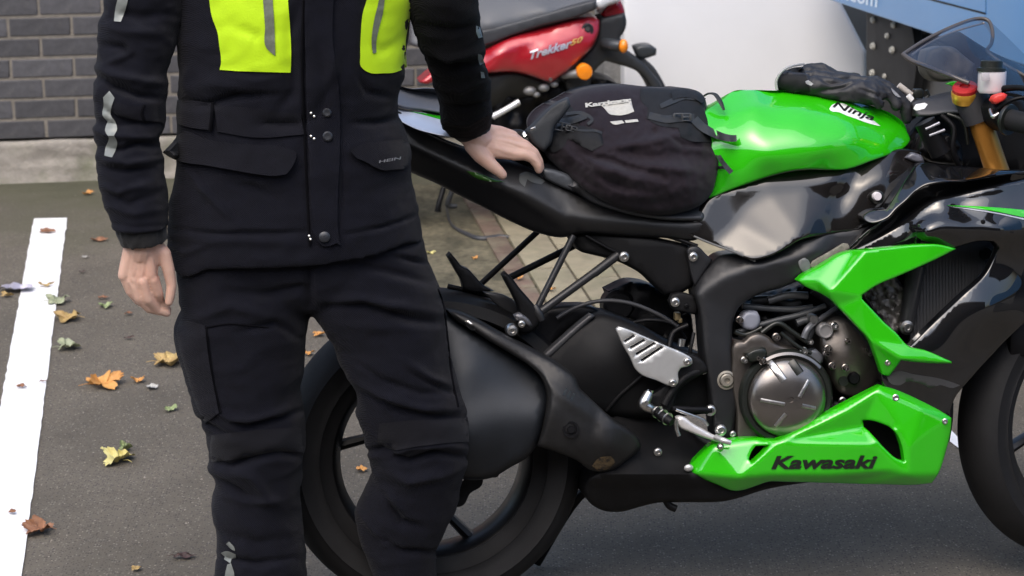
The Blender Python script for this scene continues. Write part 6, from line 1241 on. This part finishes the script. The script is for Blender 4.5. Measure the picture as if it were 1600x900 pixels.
# pocket flaps
fa_ = patch('pocket_flap', [(278, 212), (266, 226), (254, 238), (262, 244), (280, 252), (320, 258), (360, 265), (400, 272), (432, 274.5), (448, 272), (458, 258), (463, 242), (462, 236), (440, 229), (400, 226), (360, 224), (320, 216), (290, 204)], js, CLOTHL, jk, off=.016, grid=7, thick=.010, corner=35)
fb_ = patch('pocket_flap', [(548, 236), (560, 228), (600, 220), (636, 218), (640, 226), (643, 240), (642, 252), (634, 262), (615, 265), (598, 266), (588, 262), (570, 252), (556, 246)], js, CLOTHL, jk, off=.012, grid=7, thick=.010)
text_on('lettering', 'HEIN', (592, 255), (34, -6), (1, -4.5), lambda Q: js.place(Q, .0135), mat('dim silver print', (0.2, .2, .21), .5), fb_, bold=.02)

# sleeves
slA = [((196, -140), (330, -140), .15), ((178, -60), (300, -60), .145), ((164, 0), (290, 0), .14), ((156, 35), (284, 35), .135), ((153, 58), (280, 58), .135), ((152, 89), (270, 85), .13), ((149, 111), (262, 108), .128), ((145, 130), (261, 128), .13), ((147, 150), (261, 147), .13), ((149, 178), (260, 175), .125), ((149, 195), (259, 192), .122), ((149, 222), (250, 214), .12), ((150, 250), (253, 245), .12), ((153, 276), (256, 272), .12), ((160, 306), (261, 305), .118), ((167, 330), (263, 329), .115), ((173, 354), (263, 354), .112)]
acc = Acc(); acc.add(ring_loft([(a, b, yy(-.04-.004*i), t) for i, (a, b, t) in enumerate(slA)], 40, 2.2)); V, Nn, F_ = remesh('sleeve', acc, .0045, 3)
sf_ = [([(150, 120), (175, 135), (215, 150), (255, 155)], 6, -.012), ([(150, 105), (180, 118), (230, 128), (262, 130)], 7, .008), ([(155, 70), (190, 75), (205, 90)], 6, -.008), ([(165, 100), (200, 85), (205, 78)], 5, .006), ([(150, 160), (180, 185), (210, 190)], 5, -.006), ([(150, 190), (185, 195), (235, 192)], 5, -.008), ([(148, 200), (170, 212), (240, 215)], 5, .008), ([(150, 228), (190, 235), (215, 225), (250, 228)], 5, -.010), ([(152, 245), (200, 255), (250, 248)], 6, .008), ([(155, 262), (190, 268), (240, 262)], 5, -.008), ([(160, 290), (185, 300), (240, 285)], 6, .006), ([(165, 300), (200, 320), (250, 300)], 6, -.006), ([(165, 320), (210, 335), (262, 325)], 6, .004), ([(170, 349), (215, 356), (263, 352)], 3, -.004), ([(180, 20), (220, 30), (270, 20)], 8, -.006), ([(160, 40), (210, 50), (262, 50)], 8, .006)]
V = cloth_disp(V, Nn, sf_, .0042, (10, 10, 20), .7, 1.3, .0010); s1 = mk('sleeve', V, F_, CLOTH, per, True, 180); ss1 = Surf(V, F_)
patch('reflective_strip', [(186, -10), (180, 15), (178, 33), (189, 34), (196, 15), (202, -10)], ss1, REFL, s1, off=.003, grid=4)
patch('reflective_strip', [(161, 152), (171, 142), (179, 153), (174, 168), (173, 180), (180, 190), (183, 202), (178, 212), (183, 222), (180, 236), (175, 246), (163, 243), (165, 230), (170, 216), (164, 204), (168, 190), (160, 180), (162, 164)], ss1, REFL, s1, off=.003, grid=4)
patch('arm_strap', [(180, 160), (205, 166), (250, 164), (258, 168), (257, 192), (245, 190), (215, 188), (178, 178)], ss1, CLOTHL, s1, off=.007, grid=5, thick=.006)
cord('strap_edge', [(226, 164), (222, 176), (226, 190)], ss1, .003, SEAM, s1, .007)
patch('strap_end', [(248, 160), (259, 162), (258, 196), (252, 190)], ss1, CLOTH, s1, off=.010, grid=5, thick=.008)
acc = Acc(); acc.add(ring_loft([((178, 340), (258, 340), yy(-.105), .095), ((181, 362), (261, 360), yy(-.105), .093), ((186, 374), (261, 370), yy(-.105), .09), ((191, 384), (262, 376), yy(-.106), .085)], 32, 2.1)); V, Nn, F_ = remesh('cuff', acc, .004, 2); V = cloth_disp(V, Nn, (), .002, (60, 60, 20)); mk('cuff', V, F_, KNIT, per, True, 180)
# the arm that reaches to the motorcycle
HY = P(745, 210, .12).y
slB = [((640, -150), (755, -130), .15), ((636, -60), (748, -60), .145), ((640, 0), (747, 0), .14), ((643, 40), (752, 36), .135), ((653, 68), (755, 62), .13), ((664, 93), (758, 96), .125), ((672, 112), (763, 120), .122), ((679, 132), (768, 140), .12), ((685, 158), (770, 160), .115), ((689, 182), (770, 176), .112), ((691, 200), (768, 190), .108), ((702, 214), (764, 200), .10)]
acc = Acc(); acc.add(ring_loft([(a, b, yy(-.02)+(HY-yy(-.02))*max(0, (i-2)/9)**1.2, t) for i, (a, b, t) in enumerate(slB)], 40, 2.2)); V, Nn, F_ = remesh('sleeve', acc, .0045, 3)
V = cloth_disp(V, Nn, [([(655, 70), (700, 90), (760, 80)], 7, .008), ([(660, 90), (700, 108), (758, 100)], 6, -.010), ([(645, 40), (700, 50), (752, 40)], 8, -.007), ([(680, 135), (720, 140), (765, 125)], 6, .006), ([(690, 165), (730, 170), (768, 158)], 5, -.006), ([(690, 190), (730, 192), (768, 178)], 4, .005)], .0042, (10, 10, 18), .7, 5.5, .0010)
s2 = mk('sleeve', V, F_, mat('deep black textile', (0.003, 0.003, 0.0042), .85, sheen=.03, spec=.12, bump=.0009, bump_scale=420, weave=.0003), per, True, 180); ss2 = Surf(V, F_)
for pl in ([(744, 40), (750, 42), (754, 58), (748, 60), (744, 50)], [(747, 84), (753, 86), (757, 98), (750, 102), (747, 92)], [(751, 112), (756, 113), (758, 122), (752, 122)]): patch('reflective_strip', pl, ss2, REFL, s2, off=.003, grid=4)
acc = Acc(); acc.add(ring_loft([((693, 190), (766, 182), HY+.0, .095), ((700, 206), (767, 192), HY+.0, .09), ((708, 214), (768, 196), HY, .085), ((719, 221), (768, 201), HY, .078)], 32, 2.1)); V, Nn, F_ = remesh('cuff', acc, .004, 2); mk('cuff', V, F_, KNIT, per, True, 180)

# ---- body: head, neck, trunk and both hands, one mesh
bacc = Acc()
VS = Vector((0, -1, 0)); HF = Frame(Vector((0, yy(-.106), 0)), 0, 0)
def PX(x, y, d): return HF.P(x, y, d)
def fchain(A_, fr):
    for a, b in zip(A_[:-1], A_[1:]): hacc.add(capsule(fr.P(a[0], a[1], a[2]), fr.P(b[0], b[1], b[2]), a[3], b[3], 14))
# relaxed hand (back of the hand to the viewer)
hacc = Acc(); k = .00127
fchain([(224, 372, .0, .027), (222, 392, .0, .028)], HF)
for x0, x1 in ((203, 194), (213, 206), (224, 220), (236, 236)):   # metacarpals
    fchain([(x0+6, 376, .0, .0165), (x0, 400, .004, .0160), (x1, 430, .010, .0125)], HF)
fchain([(240, 436, .010, .0118), (247, 458, .004, .0098), (250, 470, -.012, .0088), (262, 484, -.022, .0078)], HF)      # index
fchain([(223, 440, .014, .0122), (232, 468, .012, .0100), (246, 484, -.004, .0090), (261, 489, -.012, .0080)], HF)      # middle
fchain([(207, 437, .013, .0118), (217, 466, .012, .0096), (232, 482, .000, .0088), (250, 487, -.012, .0078)], HF)       # ring
fchain([(194, 430, .010, .0108), (203, 455, .008, .0088), (216, 471, .0, .0080), (229, 478, -.010, .0072)], HF)         # little
fchain([(240, 384, -.002, .016), (255, 396, -.002, .0150), (263, 420, .000, .0122), (268, 445, .000, .0100), (266, 462, .002, .0092), (264, 472, .003, .0080)], HF)  # thumb
V1, N1, F1 = remesh('hand', hacc, .0019, 5)
V1 = V1+N1*(np.where((N1@np.array(_F)) < .2, fold_field(projN(V1), [([(212, 404), (206, 425)], 2.5, -.0012), ([(223, 405), (219, 428)], 2.5, -.0012), ([(202, 436), (209, 448)], 2.2, -.002), ([(215, 440), (222, 462)], 2.2, -.002), ([(231, 440), (238, 462)], 2.2, -.002), ([(240, 398), (247, 420), (249, 440)], 3, -.003)]), 0))[:, None]
# hand on the tail
hacc = Acc(); d0 = .125
fchain([(735, 205, d0, .030), (748, 218, d0+.004, .030)], BF)
for (xa, ya, xb, yb, d1) in ((742, 228, 800, 240, .018), (748, 220, 808, 230, .012), (754, 213, 806, 221, .0), (762, 207, 800, 213, -.012)):
    fchain([(xa, ya, d0, .0175), ((xa+xb)/2, (ya+yb)/2, d0+d1*.8, .0175), (xb, yb, d0+d1, .0130)], BF)
fchain([(802, 241, d0+.018, .0130), (820, 242, d0+.022, .0112), (832, 247, d0+.020, .0103), (840, 258, d0+.018, .0094), (842, 265, d0+.014, .0085)], BF)       # index
fchain([(808, 230, d0+.012, .0125), (822, 232, d0+.012, .0110), (834, 238, d0+.008, .0102), (842, 252, d0+.0, .0092), (844, 262, d0-.006, .0085)], BF)   # middle
fchain([(806, 221, d0, .0120), (820, 226, d0-.002, .0105), (832, 236, d0-.006, .0095), (838, 250, d0-.014, .0088)], BF)        # ring
fchain([(800, 213, d0-.012, .0110), (812, 220, d0-.018, .0092), (822, 230, d0-.02, .0085), (830, 242, d0-.026, .0078)], BF)      # little
fchain([(738, 226, d0+.010, .0180), (752, 243, d0+.024, .0170), (768, 258, d0+.030, .0135), (779, 267, d0+.030, .0112), (785, 273, d0+.028, .0098)], BF) # thumb
V2, N2, F2_ = remesh('hand', hacc, .0019, 5)
V2 = V2+N2*(np.where((N2@np.array(_F)) < .2, fold_field(projN(V2), [([(765, 232), (790, 242), (812, 247)], 3, -.0012), ([(775, 220), (800, 226), (826, 236)], 2.2, -.0018), ([(770, 212), (800, 217), (822, 226)], 2, -.0016), ([(832, 248), (840, 254)], 2, .0012)]), 0))[:, None]
# trunk, neck, head (head above the picture)
hd = HF.P(458, -300, 0); hx = hd.x; zc = hd.z
def bp(x, z, y=0): return Vector((x, yy(y), z))
ls = plane_hit(300, -90, Vector((0, yy(), 0)), VS); rs_ = plane_hit(625, -90, Vector((0, yy(), 0)), VS); cx = (ls.x+rs_.x)/2; zs = ls.z
hc = Vector((cx, yy(-.02), zs+.27))
bacc.add(ellipsoid(hc, Vector((.075, 0, 0)), Vector((0, .095, 0)), Vector((0, 0, .115)), 24)); bacc.add(ellipsoid(hc+Vector((0, -.03, -.06)), Vector((.055, 0, 0)), Vector((0, .06, 0)), Vector((0, 0, .06)), 16))
bacc.add(capsule(Vector((cx, yy(.01), zs-.02)), Vector((cx, yy(-.005), zs+.18)), .058, .052)); bacc.add(capsule(hc+Vector((0, -.093, -.0)), hc+Vector((0, -.112, -.030)), .010, .014))
bacc.add(capsule(hc+Vector((-.018, -.092, -.062)), hc+Vector((.018, -.092, -.062)), .009)); bacc.add(capsule(hc+Vector((-.018, -.090, -.074)), hc+Vector((.018, -.090, -.074)), .009)); bacc.add(ellipsoid(hc+Vector((0, -.075, -.10)), Vector((.024, 0, 0)), Vector((0, .02, 0)), Vector((0, 0, .018))))
for s in (-1, 1):
    bacc.add(ellipsoid(hc+Vector((s*.076, .01, -.01)), Vector((.010, 0, 0)), Vector((0, .018, 0)), Vector((0, 0, .032)))); bacc.add(ellipsoid(hc+Vector((s*.030, -.082, .012)), Vector((.017, 0, 0)), Vector((0, .012, 0)), Vector((0, 0, .011)))); bacc.add(capsule(hc+Vector((s*.045, -.082, .03)), hc+Vector((s*.012, -.092, .028)), .007))
    sh = Vector((cx+s*.17, yy(.0), zs-.03)); bacc.add(capsule(Vector((cx, yy(.01), zs)), sh, .05, .05))
    wr = Vector(V1.mean(0)) if s < 0 else Vector(V2.mean(0)); wr = (plane_hit(222, 376, HF.o, HF.n) if s < 0 else P(742, 210, d0))
    el = (plane_hit(215, 120, Vector((0, yy(-.04), 0)), VS) if s < 0 else plane_hit(714, 95, Vector((0, yy(-.02)+(HY-yy(-.02))*.45, 0)), VS)); bacc.add(capsule(sh, el, .035, .026)); bacc.add(capsule(el, wr, .026, .024))
acc_t = ring_loft([((320, -80), (600, -80), yy(), .17), ((330, 100), (590, 100), yy(), .18), ((330, 300), (600, 300), yy(), .18), ((320, 400), (610, 400), yy(), .17)], 28, 2.2); bacc.add(acc_t)
for pth, yo in (([(385, 440, .07), (378, 600, .055), (402, 690, .045), (405, 860, .035), (412, 1040, .03)], (0, 0, 0, 0, 0)), ([(565, 440, .07), (622, 590, .055), (655, 680, .045), (636, 860, .035), (640, 1040, .03)], (0, .0, .02, .05, .06))):
    L3 = [(plane_hit(x, y, Vector((0, yy(o_), 0)), VS), r_) for (x, y, r_), o_ in zip(pth, yo)]
    for (a_, r1), (b_, r2) in zip(L3[:-1], L3[1:]): bacc.add(capsule(a_, b_, r1, r2))
V0, N0, F0 = remesh('body', bacc, .006, 3)
Vall = np.vstack([V0, V1, V2]); Fall = list(F0)+[tuple(i+len(V0) for i in f) for f in F1]+[tuple(i+len(V0)+len(V1) for i in f) for f in F2_]
mk('body', Vall, Fall, SKIN, per, True, 180)
acc = Acc(); acc.add(ellipsoid(hc+Vector((0, .015, .025)), Vector((.082, 0, 0)), Vector((0, .098, 0)), Vector((0, 0, .108)), 20)); mk('hair', acc.V, acc.F, HAIR, per)
for s in (-1, 1):
    V3, F3 = ellipsoid(hc+Vector((s*.030, -.090, .012)), Vector((.010, 0, 0)), Vector((0, .006, 0)), Vector((0, 0, .006))); mk('eye', V3, F3, WHITEP, per)
